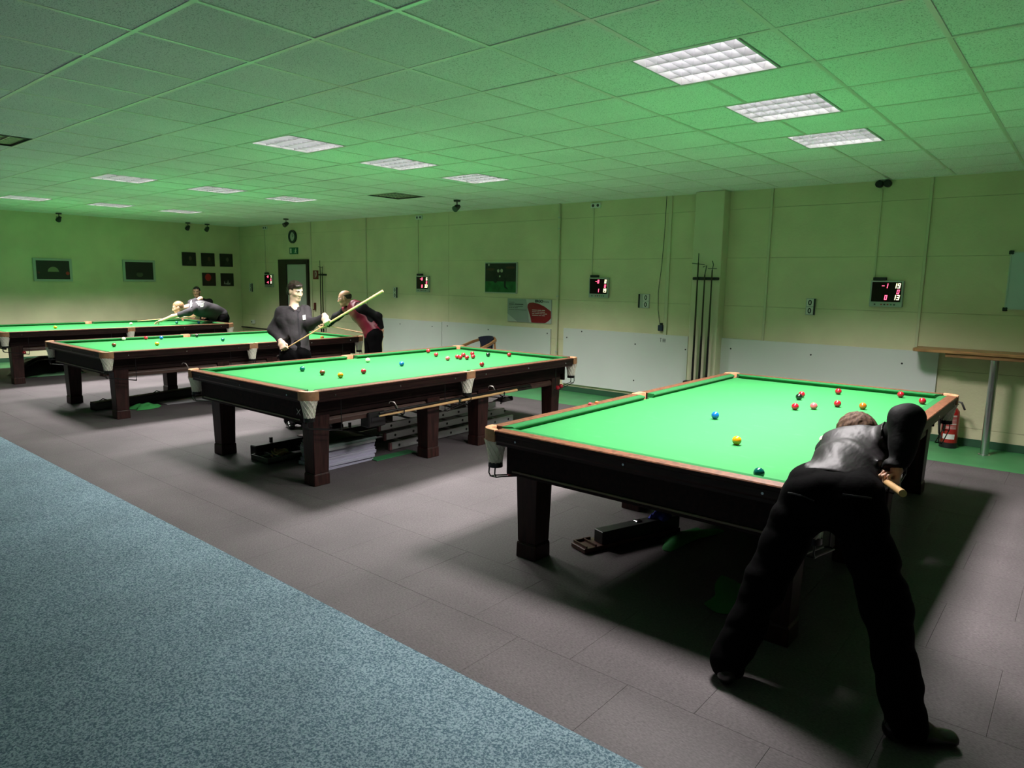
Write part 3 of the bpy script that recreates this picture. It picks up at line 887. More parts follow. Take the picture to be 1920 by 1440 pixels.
# advert board
t = thing('advert_board', 'grey advert board with a red blob and the word ERGO', 'sign', (-4.78, WY, 1.055))
part('board', MB().prism_y(rect(0, .92, 0, .385), -.02, -.0005), mat('advert_grey', (.46, .48, .47), .4), t, bevel=.002)
part('grey_field', MB().prism_y([(.0, .135), (.22, .003), (.47, .003), (.40, .382), (.0, .382)], -.0212, -.0195), mat('advert_dark_grey', (.30, .33, .32), .4), t)
part('white_corner', MB().prism_y([(.003, .003), (.215, .003), (.003, .128)], -.0216, -.0195), mat('advert_pale', (.50, .52, .50), .4), t)
blob = [(.52, .005), (.50, .08), (.46, .18), (.43, .25), (.435, .295), (.47, .325), (.55, .332), (.65, .318), (.78, .275), (.915, .20), (.917, .09), (.87, .045), (.80, .005)]
rb = part('red_blob', MB().prism_y(blob, -.0218, -.0195), mat('advert_red', (.24, .004, .012), .4), t)
tx = MB()
def words(q, x, z, h, lens, d):
    for L in lens: q.prism_y(rect(x, x + L, z, z + h), -d, -.019); x += L + .012
for k, L in enumerate([[.10, .08, .06], [.09, .05, .10], [.05, .09, .05, .08], [.13, .05, .06]]): words(tx, .53, .205 - k * .028, .009, L, .0225)
part('small_print', tx, mat('advert_white_ink', (.6, .55, .55), .5), t)
tx = MB()
words(tx, .03, .318, .008, [.12], .0225); words(tx, .03, .283, .017, [.11, .19], .0225); words(tx, .03, .255, .008, [.09, .03, .16], .0225)
words(tx, .03, .228, .010, [.03, .03, .03, .07], .0225); words(tx, .03, .198, .007, [.12, .25], .0225)
part('small_print', tx, mat('advert_dark_ink', (.06, .07, .07), .5), t)
text_obj('lettering', 'ERGO', .062, M_INK, t, (.585, -.0222, .335), bold=.0025)
text_obj('lettering', 'Victoria', .036, mat('advert_dark_ink', (.06, .07, .07), .5), t, (.755, -.0222, .338))

# white protective boards along the wall with their screws
def wall_board(x0, x1, z0, z1, lab, screws):
    t = thing('wall_board', lab, 'board', (x0, WY, z0), 0, 'white boards along the scoreboard wall')
    part('panel', MB().prism_y(rect(0, x1 - x0, 0, z1 - z0), -.035, -.0005), M_WHITEBOARD, t, bevel=.0015)
    for sx, sz in screws:
        part('screw', MB().prism_y(circ(sx - x0, sz - z0, .011, n=10), -.0365, -.034), M_BLACK, t)
wall_board(-8.02, -6.348, .13, .963, 'white wall board behind the maroon-vest man', [(-7.5, .87), (-6.6, .87)])
wall_board(-6.342, -3.86, .13, .975, 'white wall board behind the wooden armchair', [(-6.2, .90), (-5.2, .89), (-3.92, .90), (-3.92, .4), (-6.2, .4)])
wall_board(-3.60, -1.47, .125, 1.005, 'white wall board between the grey pipe and the pillar', [(-3.53, .86), (-3.25, .97), (-2.3, .84), (-1.5, .82), (-2.3, .3)])
wall_board(-0.99, 1.545, .125, 1.015, 'white wall board between the pillar and the wooden shelf', [(-.85, .88), (.18, .88), (1.19, .86)])
t = thing('wall_sticker', 'small dark sticker mark on the white board near the pillar', 'sticker', (-1.90, WY - .0355, .90))
part('mark', MB().prism_y([(0, .05), (.025, .05), (.025, .055), (-.0, .055)], -.001, 0).prism_y(rect(.009, .015, 0, .05), -.001, 0), M_INK, t)
part('code_lines', MB().prism_y(rect(.04, .09, .0, .012), -.001, 0).prism_y(rect(.04, .09, .018, .03), -.001, 0).prism_y(rect(.04, .09, .036, .048), -.001, 0), mat('sticker_grey', (.2, .2, .2), .6), t)

# grey pipe
t = thing('wall_pipe', 'cream vertical pipe on the wall between two white boards', 'pipe', (-3.735, WY - .03, 0))
part('pipe', MB().tube([(0, 0, .09), (0, 0, ZC)], .017, 10), M_PILLAR, t, smooth=True)
for z in (.62, 1.5, 2.55, 2.72): part('bracket', MB().lathe([(.023, z - .012), (.023, z + .012)], n=12), mat('bracket_grey', (.5, .5, .45), .5), t)
single('cable', MB().tube([(-1.90, WY - .03, 2.93), (-1.905, WY - .03, 2.5), (-1.93, WY - .025, 2.0), (-1.97, WY - .02, 1.6), (-1.96, WY - .02, 1.35), (-1.915, WY - .02, 1.12)], .004, 6), M_BLACK, 'thin dark cable hanging down the wall left of the pillar', 'cable', smooth=True)
t = thing('cable_box', 'small dark blue cable coupling at the end of the hanging cable', 'coupling', (-1.895, WY, 1.055))
part('body', MB().prism_y(rect(-.045, .03, 0, .085), -.05, -.0005), mat('navy_plastic', (.012, .02, .05), .5), t, bevel=.008)
part('plug', MB().prism_y(rect(-.02, .01, .085, .115), -.035, -.005), M_BLACK, t)

# door, exit sign, clock, fire sign, key box
dr = thing('door_1', '', 'door'); del dr['category']; del dr['label']; dr['kind'] = 'structure'; dr.location = (-11.70, WY, 0)
M_DFR = mat('door_frame_dark', (0.020, 0.012, 0.010), 0.4)
part('door_frame', MB().prism_y(rect(0, .33, 0, 2.13), -.05, -.0005).prism_y(rect(1.10, 1.17, 0, 2.13), -.05, -.0005).prism_y(rect(.33, 1.10, 2.03, 2.13), -.05, -.0005), M_DFR, dr, bevel=.004)
lf = part('leaf', MB().prism_y(rect(.335, 1.095, .01, 2.025), -.025, -.0005), mat('door_leaf_pale', (.42, .44, .40), .5), dr, bevel=.002)
part('handle', MB().tube([(1.03, -.025, 1.02), (1.03, -.07, 1.02), (.92, -.07, 1.02)], .009, 8), M_CHROME, lf, smooth=True)
t = thing('exit_sign', 'green emergency exit sign with running figure above the door', 'sign', (-11.25, WY, 2.25))
part('plate', MB().prism_y(rect(0, .31, 0, .145), -.025, -.0005), mat('exit_green', (.01, .12, .06), .4), t, bevel=.002)
M_EXW = mat('exit_white', (.65, .70, .62), .5)
part('doorway', MB().prism_y(rect(.03, .085, .02, .125), -.0265, -.024), M_EXW, t)
part('bar', MB().prism_y(rect(.15, .165, .02, .125), -.0265, -.024), mat('exit_mid', (.10, .35, .22), .5), t)
part('running_figure', MB().prism_y([(.21, .075), (.235, .105), (.255, .105), (.28, .075), (.262, .08), (.255, .06), (.275, .02), (.255, .02), (.24, .05), (.215, .02), (.20, .03), (.235, .07), (.235, .085), (.215, .065)], -.0265, -.024).prism_y(circ(.25, .119, .010, n=10), -.0265, -.024), M_EXW, t)
t = thing('wall_clock', 'round wall clock with dark rim above the exit sign', 'clock', (-11.12, WY, 2.635))
ring = MB(); n = 28
for k in range(n):
    a0, a1 = 2 * PI * k / n, 2 * PI * (k + 1) / n
    P = []
    for d in (-.04, -.0005):
        for r_ in (.098, .145):
            for a in (a0, a1): P.append((r_ * math.cos(a), d, r_ * math.sin(a)))
    ring.add(P, [(0, 1, 3, 2), (4, 6, 7, 5), (2, 3, 7, 6), (0, 4, 5, 1)])
part('rim', ring, mat('clock_rim', (.01, .03, .025), .4), t)
part('dial', MB().prism_y(circ(0, 0, .10, n=28), -.02, -.002), mat('clock_dial', (.5, .52, .46), .5), t)
part('hands', MB().prism_y(rect(-.005, .005, -.01, .07), -.023, -.020).prism_y([(-.0, -.004), (.045, .02), (.043, .028), (0, .005)], -.023, -.020), M_BLACK, t)
t = thing('fire_sign', 'small dark red fire hose sign right of the door', 'sign', (-10.385, WY, 1.70))
part('plate', MB().prism_y(rect(0, .19, 0, .19), -.012, -.0005), mat('fire_red', (.16, .012, .010), .4), t, bevel=.002)
part('symbol', MB().prism_y([(.07, .03), (.085, .03), (.085, .15), (.115, .155), (.125, .12), (.105, .06), (.12, .055), (.142, .12), (.125, .17), (.07, .168)], -.0135, -.011), mat('fire_white', (.6, .55, .5), .5), t)
t = thing('alarm_hammer', 'small dark red emergency handle on the wall below the fire sign', 'handle', (-10.33, WY, 1.03))
part('stem', MB().prism_y(rect(-.015, .02, .02, .16), -.04, -.0005), mat('hammer_red', (.13, .012, .01), .4), t, bevel=.004)
part('foot', MB().prism_y(rect(-.045, .02, 0, .025), -.05, -.0005), mat('hammer_red', (.13, .012, .01), .4), t, bevel=.004)

# rest racks: three long rests with metal heads, a black clip bar and a foot tray
M_REST = mat('rest_wood_dark', (0.035, 0.022, 0.012), 0.35)
M_RESTB = mat('rest_butt_black', (0.008, 0.007, 0.007), 0.3)
def rest_rack(x, y, zb, zt, span, labs, rack_lab, tops, lean=0.0):
    t = thing('rest_rack', rack_lab, 'rack', (x, y, 0))
    part('clip_bar', MB().box(-span / 2, span / 2, -.035, -.0005, zt - .02, zt + .02), M_BLACK, t, bevel=.012, seg=2)
    part('foot_tray', MB().box(-span / 2 - .03, span / 2 + .03, -.10, -.0005, zb - .03, zb), M_BLACK, t, bevel=.006)
    for k, lab in enumerate(labs):
        xo = x + (k - (len(labs) - 1) / 2) * span * .27
        yo = y - .055
        r = thing('long_rest', lab, 'cue rest', (xo, yo, zb + .001), 0, 'long cue rests standing in wall racks')
        top = tops[k] - zb
        part('butt', MB().tube([(0, 0, 0), (0, 0, .62)], [.017, .014], 8), M_RESTB, r, smooth=True)
        part('shaft', MB().tube([(0, 0, .62), (0, .0, top - .12)], [.0135, .009], 8), M_REST, r, smooth=True)
        h = MB()
        if k == 0: h.tube([(-span * .24, 0, top - .13), (span * .24 if span > .3 else .02, 0, top - .15)], .006, 6).tube([(0, 0, top - .13), (0, 0, top)], .006, 6)
        elif k == 1: h.tube([(-.03, 0, top - .02), (.02, 0, top), (.0, 0, top - .12)], .007, 6)
        else: h.tube([(-.06, 0, top - .10), (.06, 0, top - .10)], .006, 6).tube([(0, 0, top - .12), (.012, 0, top - .05), (-.005, 0, top)], .006, 6)
        part('head', h, mat('rest_metal', (.10, .11, .09), .35, metal=.6), r, smooth=True)
rest_rack(-1.175, PY, .42, 1.80, .37,
          ['long cue rest with a cross head, leftmost of three on the pillar', 'long cue rest with a hooked head, middle of three on the pillar', 'long cue rest with a spider head, rightmost of three on the pillar'],
          'black clip bar and foot tray holding three rests on the pillar', [2.13, 1.97, 2.03])
rest_rack(-10.02, WALL_Y, .35, 1.80, .27,
          ['long cue rest with a cross head in the rack right of the door', 'long cue rest with a hooked head in the rack right of the door'],
          'black clip bar and foot tray right of the door', [2.10, 1.97])

# whiteboard at the right edge, wooden wall shelf with steel leg
t = thing('whiteboard', 'whiteboard with dark corner caps cut off by the picture edge', 'whiteboard', (2.09, WY, 1.51))
part('panel', MB().prism_y(rect(.012, 1.19, .012, .588), -.02, -.0005), mat('whiteboard_surface', (.52, .60, .62), .3), t)
part('rim', MB().prism_y(rect(0, .012, 0, .6), -.024, -.0005).prism_y(rect(1.19, 1.2, 0, .6), -.024, -.0005).prism_y(rect(.012, 1.19, .588, .6), -.024, -.0005).prism_y(rect(.012, 1.19, 0, .012), -.024, -.0005), M_SILV, t)
for cx, cz in ((0.005, .005), (.005, .595)): part('corner_cap', MB().prism_y(rect(cx - .02, cx + .025, cz - .02, cz + .02), -.028, -.0005), M_BLACK, t, bevel=.006)
t = thing('wall_shelf', 'wooden standing shelf along the wall on a steel leg', 'shelf', (1.33, WY, 1.025))
sh = [(0, 0), (0, -.30)] + [(.08 - .08 * math.cos(a), -.30 - .08 * math.sin(a)) for a in [PI / 8 * k for k in range(1, 5)]] + [(4.0, -.38), (4.0, 0)]
part('top', MB().prism(sh, .012, .045), mat('shelf_wood', (.36, .19, .075), .4, var=.3, vscale=6, stretch=(1, 10, 8)), t, bevel=.004)
part('batten', MB().box(.32, 4.0, -.36, -.005, -.028, .012), mat('shelf_wood2', (.30, .155, .06), .45, var=.3, vscale=6, stretch=(1, 10, 8)), t, bevel=.003)
part('leg', MB().lathe([(.055, -1.024), (.055, -1.019), (.038, -1.018), (.038, -.029)], (.765, -.36, 0), n=20), M_STEEL, t, smooth=True)

# fire extinguisher
t = thing('fire_extinguisher', 'red fire extinguisher on the floor behind the front table', 'extinguisher', (1.745, 5.70, 0.001))
M_RED = mat('extinguisher_red', (.34, .012, .012), .3, coat=.3)
bd = part('cylinder', MB().lathe([(.080, .045), (.083, .06), (.083, .36), (.078, .40), (.055, .435), (.025, .45)], n=24), M_RED, t, smooth=True)
part('foot_ring', MB().lathe([(.086, 0), (.088, .01), (.086, .06)], n=24), M_BLACK, t, smooth=True)
part('valve', MB().lathe([(.02, .45), (.02, .48), (.026, .485), (.026, .505)], n=12), M_CHROME, t, smooth=True)
part('lever', MB().tube([(-.02, 0, .50), (.05, -.02, .515), (.09, -.03, .505), (.125, -.035, .43)], .010, 6).tube([(-.01, 0, .485), (.06, -.02, .485)], .009, 6), M_BLACK, t, smooth=True)
part('hose', MB().tube([(-.02, -.01, .48), (-.09, -.04, .43), (-.10, -.06, .30), (-.085, -.07, .16), (-.06, -.08, .10)], .012, 8).tube([(-.03, -.088, .34), (-.045, -.09, .18)], .008, 6), M_BLACK, t, smooth=True)
def label_patch(a0, a1, z0, z1, r, n=8):
    vs = []; 
    for k in range(n + 1):
        a = a0 + (a1 - a0) * k / n
        vs += [(r * math.cos(a), r * math.sin(a), z0), (r * math.cos(a), r * math.sin(a), z1)]
    return MB().add(vs, [(2 * k, 2 * k + 2, 2 * k + 3, 2 * k + 1) for k in range(n)])
q = MB()
for z, h in ((.345, .02), (.325, .006), (.312, .006), (.30, .005), (.288, .005), (.258, .02), (.238, .006), (.226, .006), (.214, .006)):
    lp = label_patch(-PI * .72, -PI * .22, z, z + h, .0838); q.add(lp.v, lp.f)
part('label_print', q, mat('label_pink_white', (.55, .40, .38), .5), bd)
part('label', label_patch(-PI * .70, -PI * .25, .10, .155, .0839), mat('label_white', (.65, .65, .62), .5), bd)

# wall sockets and pictures on the far left wall
t = thing('wall_socket', 'white double socket low in the corner behind the rearmost table', 'socket', (-13.0, WY, .60))
part('plate', MB().prism_y(rect(0, .14, 0, .09), -.04, -.0005), M_WHITEPL, t, bevel=.006)
part('outlet', MB().prism_y(circ(.04, .045, .022), -.0415, -.039), mat('socket_hole', (.06, .06, .06), .6), t)
single('handrail', MB().tube([(-13.4, WY - .06, .50), (-12.2, WY - .06, .50)], .016, 8), M_BLACK, 'short dark rail low on the wall behind the rearmost table', 'rail', smooth=True)

def lpanel(y0, y1, z0, z1, d0, d1):
    return MB().box(WALL_X + d0, WALL_X + d1, y0, y1, z0, z1)
def lspot(par, loc, poly, m):
    q = MB(); n = len(poly)
    q.add([(.0335, y, z) for y, z in poly], [tuple(range(n))])
    return part('spot', q, m, par)
def left_picture(y0, y1, z0, z1, lab):
    t = thing('framed_picture', lab, 'picture', (WALL_X, y0, z0), 0, 'framed pictures on the far wall')
    w, h = y1 - y0, z1 - z0
    part('frame', MB().box(.0005, .03, 0, w, 0, h), mat('picture_frame_grey', (.42, .46, .42), .4), t, bevel=.004)
    p = part('print', MB().box(.028, .032, .05, w - .05, .045, h - .045), mat('print_nearly_black', (.008, .009, .008), .35), t)
    return t, p, w, h
t, p, w, h = left_picture(1.50, 2.19, 1.58, 2.04, 'framed dark picture with a pale dome and red spots on the far wall')
lspot(p, None, [(w * .5 + .10 * math.cos(a), h * .42 + .10 * math.sin(a)) for a in [PI * k / 10 for k in range(11)]], mat('print_dome', (.20, .22, .12), .4))
lspot(p, None, [(y, z) for y, z in circ(w * .87, h * .36, .035)], mat('print_red', (.35, .02, .015), .4))
lspot(p, None, [(y, z) for y, z in circ(w * .13, h * .38, .02)], mat('print_red2', (.10, .01, .008), .4))
t, p, w, h = left_picture(3.17, 3.85, 1.59, 2.06, 'framed dark picture with a faint ball on the far wall nearer the corner')
lspot(p, None, circ(w * .5, h * .33, .07, .055), mat('print_faint', (.07, .08, .05), .4))
lspot(p, None, circ(w * .5, h * .47, .06, .04), mat('print_black2', (.004, .004, .004), .4))
CANV = [(4.47, 1.965, 'topmost outer', (.10, .07, .05), 'dark square canvas farthest from the corner, top row'), (4.92, 1.963, '', (.09, .05, .035), 'dark square canvas in the middle of the top row'),
        (5.375, 1.963, '', (.12, .10, .08), 'dark square canvas in the top row nearest the corner'), (4.925, 1.503, 'red', None, 'square canvas with a red glow in the lower row'), (5.378, 1.50, 'white', None, 'dark square canvas with pale strokes in the lower row by the corner')]
for y0, z0, kind, c, lab in CANV:
    t = thing('canvas_print', lab, 'picture', (WALL_X, y0, z0), 0, 'square canvas prints in the corner')
    p = part('canvas', MB().box(.0005, .0325, 0, .318, 0, .308), mat('print_nearly_black', (.008, .009, .008), .35), t, bevel=.003)
    if kind == 'red':
        lspot(p, None, circ(.13, .20, .075, .085), mat('canvas_red', (.55, .02, .02), .4)); 
    elif kind == 'white':
        lspot(p, None, [(.06, .05), (.08, .13), (.10, .06), (.15, .08), (.17, .15), (.19, .06), (.22, .09), (.23, .04), (.16, .035)], mat('canvas_pale', (.30, .30, .28), .4))
    else:
        lspot(p, None, circ(.18, .17, .035, .05), mat('canvas_tone_%d' % int(y0 * 10), c, .5))
        lspot(p, None, [(.10, .03), (.26, .03), (.24, .10), (.18, .13), (.12, .10)], mat('canvas_dim', (.025, .024, .022), .5))

# ceiling spots
def ceiling_spot(x, y, lab, tilt):
    t = thing('ceiling_spotlight', lab, 'spotlight', (x, y, ZC), tilt, 'small dark spotlights under the ceiling')
    part('mount', MB().lathe([(.05, -.025), (.055, 0)], n=14), mat('spot_dark', (.02, .025, .02), .4), t, smooth=True)
    part('stem', MB().tube([(0, 0, -.02), (0, 0, -.07)], .008, 6), M_BLACK, t)
    part('yoke', MB().tube([(-.045, 0, -.10), (-.045, 0, -.075), (0, 0, -.07), (.045, 0, -.075), (.045, 0, -.10)], .005, 6), M_BLACK, t)
    q = MB().tube([(0, -.05, -.085), (0, .0, -.11), (0, .05, -.14)], [.025, .042, .05], 12)
    part('head', q, mat('spot_dark', (.02, .025, .02), .4), t, smooth=True)
ceiling_spot(-4.77, 4.65, 'dark ceiling spotlight in front of the long wall above the green-cloth print', PI)
ceiling_spot(-10.2, 5.15, 'dark ceiling spotlight above the wall clock', PI)
ceiling_spot(-13.2, 1.95, 'dark ceiling spotlight above the framed picture with the pale dome', PI / 2)
ceiling_spot(-13.2, 4.53, 'dark ceiling spotlight above the canvas prints, farther from the corner', PI / 2)
ceiling_spot(-13.2, 4.98, 'dark ceiling spotlight above the canvas prints, nearer the corner', PI / 2)

# ================================================================== armchair behind the second table
ch = thing('armchair', 'wooden armchair with a navy fabric back behind the second table', 'chair', (-4.80, 5.16, 0), math.radians(165))
M_BEECH = mat('beech_wood', (.36, .17, .07), .4, var=.2, vscale=8)
M_NAVY = mat('navy_fabric', (.008, .010, .028), .9, bump=.2, bscale=300)
# local frame: +y is the sitting direction
part('seat', MB().box(-.23, .23, -.20, .25, .40, .46), M_NAVY, ch, bevel=.025, seg=2)
part('seat_frame', MB().box(-.24, .24, -.21, .25, .36, .40), M_BEECH, ch, bevel=.008)
bv = []; nn = 10
for d in (0, .02):
    for k in range(nn + 1):
        a = -1.0 + 2.0 * k / nn
        rr = .27 - d
        bv.append((rr * math.sin(a) * .95, -.02 - rr * math.cos(a) * .9, .835 - .035 * (a * a)))
    for k in range(nn + 1):
        a = -1.0 + 2.0 * k / nn
        rr = (.27 - d)
        bv.append((rr * math.sin(a) * .42, -.02 - rr * math.cos(a * .6) * .9, .50))
fs = []
m_ = nn + 1
for k in range(nn):
    fs += [(k, k + 1, m_ + k + 1, m_ + k), (2 * m_ + k + 1, 2 * m_ + k, 3 * m_ + k, 3 * m_ + k + 1), (k + 1, k, 2 * m_ + k, 2 * m_ + k + 1), (m_ + k, m_ + k + 1, 3 * m_ + k + 1, 3 * m_ + k)]
fs += [(0, m_, 3 * m_, 2 * m_), (nn, 2 * m_ + nn, 3 * m_ + nn, m_ + nn)]
part('backrest', MB().add(bv, fs), M_NAVY, ch, smooth=True)
for s in (-1, 1):
    pts = [(s * .06, -.285, .80), (s * .20, -.22, .775), (s * .27, -.06, .72), (s * .28, .12, .655), (s * .27, .24, .62)]
    q = MB()
    for a, b in zip(pts[:-1], pts[1:]):
        a, b = Vector(a), Vector(b); d = (b - a) * .54; up = Vector((0, 0, 1)); sd = d.cross(up).normalized()
        q.obox((a + b) / 2, d, sd * .018, sd.cross(d).normalized() * .022)
    part('armrest', q, M_BEECH, ch, bevel=.006)
    part('leg', MB().tube([(s * .26, .22, .625), (s * .245, .22, .0)], .018, 8), M_BEECH, ch, smooth=True)
    part('leg', MB().tube([(s * .20, -.20, .76), (s * .22, -.22, .40), (s * .24, -.25, .0)], .018, 8), M_BEECH, ch, smooth=True)
# ================================================================== things stored under and beside the tables
# two cue rests lying on the hooks of the second table
M_ASH = mat('ash_shaft', (.62, .38, .17), .35, var=.12, vscale=5, stretch=(8, 1, 8), coat=.2)
X2 = TABLE_X[1] + TW
def stick(name, a, b, r0, r1, m, lab, cat, group=None, butt=None):
    a, b = Vector(a), Vector(b)
    t = thing(name, lab, cat, a, 0, group)
    d = b - a
    if butt:
        part('butt', MB().tube([(0, 0, 0), d * butt], [r0, r0 + (r1 - r0) * butt], 10), mat('butt_black', (.010, .007, .006), .3), t, smooth=True)
        part('shaft', MB().tube([d * butt, d * .985], [r0 + (r1 - r0) * butt, r1], 10), m, t, smooth=True)
    else:
        part('shaft', MB().tube([(0, 0, 0), d * .985], [r0, r1], 10), m, t, smooth=True)
    part('ferrule', MB().tube([d * .985, d * .996], r1 * 1.02, 10), mat('ferrule_brass', (.55, .45, .2), .3, metal=.8), t)
    part('tip', MB().tube([d * .996, d], r1 * .95, 10), mat('tip_leather', (.06, .09, .10), .8), t)
    return t
t = stick('cue_rest', (X2 - .055, 1.76, .548), (X2 - .055, .76, .535), .014, .008, M_ASH, 'pale wooden cue rest on the hooks of the second table, end nearer the carpet', 'cue rest')
t = stick('cue_rest', (X2 - .05, 2.92, .560), (X2 - .05, 1.78, .548), .015, .012, M_ASH, 'pale wooden cue rest on the hooks of the second table, end nearer the wall', 'cue rest', butt=.22)
M_RB = mat('case_black', (.008, .008, .008), .45)
for y, lab in ((1.0, 'black wire rest holder under the second table, nearer the carpet'), (2.40, 'black wire rest holder under the second table, nearer the wall')):
    t = thing('rest_holder', lab, 'holder', (X2 - .055, y, 0))
    part('cradle', MB().tube([(-.06, 0, .59), (-.05, .03, .535), (-.01, .04, .515), (.022, .04, .522), (.026, .04, .565)], .006, 6), M_WIRE, t, smooth=True)
    part('bar', MB().tube([(-.06, -.16, .53), (-.03, .03, .50), (.0, .05, .51)], .006, 6), M_WIRE, t, smooth=True)
single('dark_rest', MB().tube([(X2 - .09, .80, .555), (X2 - .09, 2.95, .575)], [.010, .017], 8), M_RESTB, 'long black rest shaft lying behind the pale rests under the second table', 'cue rest', smooth=True)
t = thing('rest_head_block', 'black block with slots hanging under the second table beside the rests', 'holder', (X2 - .20, .72, .42))
part('block', MB().box(-.06, .06, 0, .20, 0, .135), M_RB, t, bevel=.01)
part('slot', MB().box(.058, .064, .03, .17, .05, .09), M_BLACK, t)

# brochures: bundles stacked on the floor
bx, by = -2.56, .80
bund = [(.034, (.40, .39, .50)), (.030, (.44, .43, .54)), (.032, (.42, .41, .52)), (.028, (.46, .45, .55)), (.030, (.41, .40, .50)), (.022, (.38, .37, .46)), (.024, (.30, .32, .32)), (.022, (.22, .30, .27))]
z = 0.002
BL = ['bottom bundle of lilac-white brochures in the stack under the second table', 'second bundle up in the stack of lilac-white brochures', 'third bundle up in the stack of lilac-white brochures', 'fourth bundle up in the stack of lilac-white brochures',
      'fifth bundle up in the stack of lilac-white brochures', 'sixth bundle up in the brochure stack, below the dark folders', 'grey folder bundle near the top of the brochure stack', 'greenish folder on top of the brochure stack']
for k, (h, c) in enumerate(bund):
    ox, oy = random.uniform(-.015, .012), random.uniform(-.02, .02)
    t = thing('brochure_bundle', BL[k], 'papers', (bx + ox, by + oy, z), random.uniform(-.02, .02), 'brochure bundles stacked under the second table')
    n = 5
    for j in range(n):
        e = random.uniform(-.004, .004)
        part('sheaf', MB().box(-.20 + e, .20 + e, -.28 - e, .28 + e, h * j / n, h * (j + .82) / n), mat('paper_%d' % k, c, .7), t)
    z += h + .001
t = thing('green_sheet', 'thin green plastic sheet bent over the brochure stack', 'sheet', (bx, by, z))
q = MB(); vs = []; 
for i in range(7):
    for j in range(2):
        vs.append((-.19 + .36 * j, -.26 + .5 * i / 6, .003 + .03 * math.sin(i / 6 * PI) + .004 * j))
q.add(vs, [(2 * i, 2 * i + 1, 2 * i + 3, 2 * i + 2) for i in range(6)])
part('sheet', q, mat('sheet_green', (.03, .16, .06), .5), t)

# folded aluminium ladder lying on its side
t = thing('ladder', 'folded aluminium ladder lying under the second table', 'ladder', (-2.70, 2.45, 0.003), math.radians(2))
for k, (x, z0) in enumerate(((.12, .0), (.06, .095), (.0, .185))):
    rl = part('side_rail', MB().box(x - .012, x + .012, -1.02 - .02 * k, 1.0 - .1 * k, z0, z0 + .075), M_ALU, t, bevel=.004)
    for j in range(8):
        y = -.92 + j * .26
        part('rung_end', MB().lathe([(.015, 0), (.015, .003)], n=10).mesh('x') and MB().tube([(x + .011, y, z0 + .037), (x + .0145, y, z0 + .037)], .014, 10), M_BLACK, rl)
    part('end_cap', MB().box(x - .015, x + .015, -1.05 - .02 * k, -1.02 - .02 * k, z0 - .001, z0 + .077), mat('cap_pink', (.28, .12, .13), .6), t, bevel=.004)
    for j in range(7):
        y = -.80 + j * .26
        part('rung', MB().tube([(x - .012, y, z0 + .037), (x - .42, y, z0 + .06)], .012, 6), M_ALU, t)
part('far_rail', MB().box(-.44, -.42, -1.0, .95, .03, .10), M_ALU, t)
t = thing('gloves', 'crumpled pale work gloves on the far end of the ladder', 'gloves', (-2.62, 3.28, .275))
def crumple(w, d, h, n=10, seed=1, amp=.5):
    rs = np.random.RandomState(seed); q = MB(); vs = []
    g = rs.rand(n + 1, n + 1)
    for _ in range(1): g = (g + np.roll(g, 1, 0) + np.roll(g, 1, 1) + np.roll(g, -1, 0)) / 4
    for top in (1, 0):
        for i in range(n + 1):
            for j in range(n + 1):
                u, v_ = i / n * 2 - 1, j / n * 2 - 1
                edge = max(0, 1 - max(abs(u), abs(v_)) ** 3)
                wob = 1 + .22 * math.sin(3 * math.atan2(v_, u) + seed) * max(abs(u), abs(v_))
                zz = (h * (.25 + (g[i, j] - .5) * 2.4 * amp + .5) * edge + .004) if top else 0.0005
                vs.append((u * w / 2 * wob, v_ * d / 2 * wob, max(zz, .003 if top else .0005)))
    N = (n + 1) ** 2; fs = []
    for i in range(n):
        for j in range(n):
            a = i * (n + 1) + j
            fs.append((a, a + n + 1, a + n + 2, a + 1)); b = a + N
            fs.append((b, b + 1, b + n + 2, b + n + 1))
    ring = [i * (n + 1) for i in range(n + 1)] + [n * (n + 1) + j for j in range(1, n + 1)] + [i * (n + 1) + n for i in range(n - 1, -1, -1)] + [j for j in range(n - 1, 0, -1)]
    for a, b in zip(ring, ring[1:] + ring[:1]): fs.append((a, b, b + N, a + N))
    return q.add(vs, fs)
part('glove', crumple(.12, .20, .05, seed=3), mat('glove_pale', (.38, .33, .36), .8), t, smooth=True)
part('cuff', MB().tube([(0, .09, .015), (.02, .14, .02)], .03, 8), mat('cuff_purple', (.06, .03, .06), .8), t, smooth=True)

# black case, parts tray, rope and green cloth under the near end of the second table
t = thing('cue_case', 'long black case lying under the near end of the second table', 'case', (-3.30, .95, .003), math.radians(1.5))
part('body', MB().box(-.05, .05, -.62, .95, 0, .115), M_RB, t, bevel=.008)
for y in (-.42, .55): part('clasp', MB().box(-.012, .012, y - .012, y + .012, .115, .165), M_BLACK, t)
t = thing('parts_tray', 'shallow black tray with divided compartments under the second table', 'tray', (-3.075, .52, .003), math.radians(2))
part('base', MB().box(-.14, .14, -.25, .25, 0, .02), M_RB, t)
q = MB()
for x0, x1, y0, y1 in ((-.14, -.13, -.25, .25), (.13, .14, -.25, .25), (-.13, .13, -.25, -.24), (-.13, .13, .24, .25), (-.13, .13, -.12, -.112), (-.13, .13, .05, .058), (-.005, .003, -.24, -.12)):
    q.box(x0, x1, y0, y1, .02, .055)
part('divider', q, mat('tray_edge', (.06, .06, .06), .4), t)
t = thing('rope_coil', 'small coil of tan cord lying in the black tray', 'rope', (-3.075, .47, .026))
for k in range(4):
    pts = [((.05 + .012 * k) * math.cos(a) + .01 * k, (.075 - .008 * k) * math.sin(a) + .02 * (k % 2), .014 + .012 * k + .012 * math.sin(3 * a + k)) for a in [2 * PI * j / 14 for j in range(15)]]
    part('loop', MB().tube(pts, .009, 6), mat('cord_tan', (.28, .19, .08), .8), t, smooth=True)
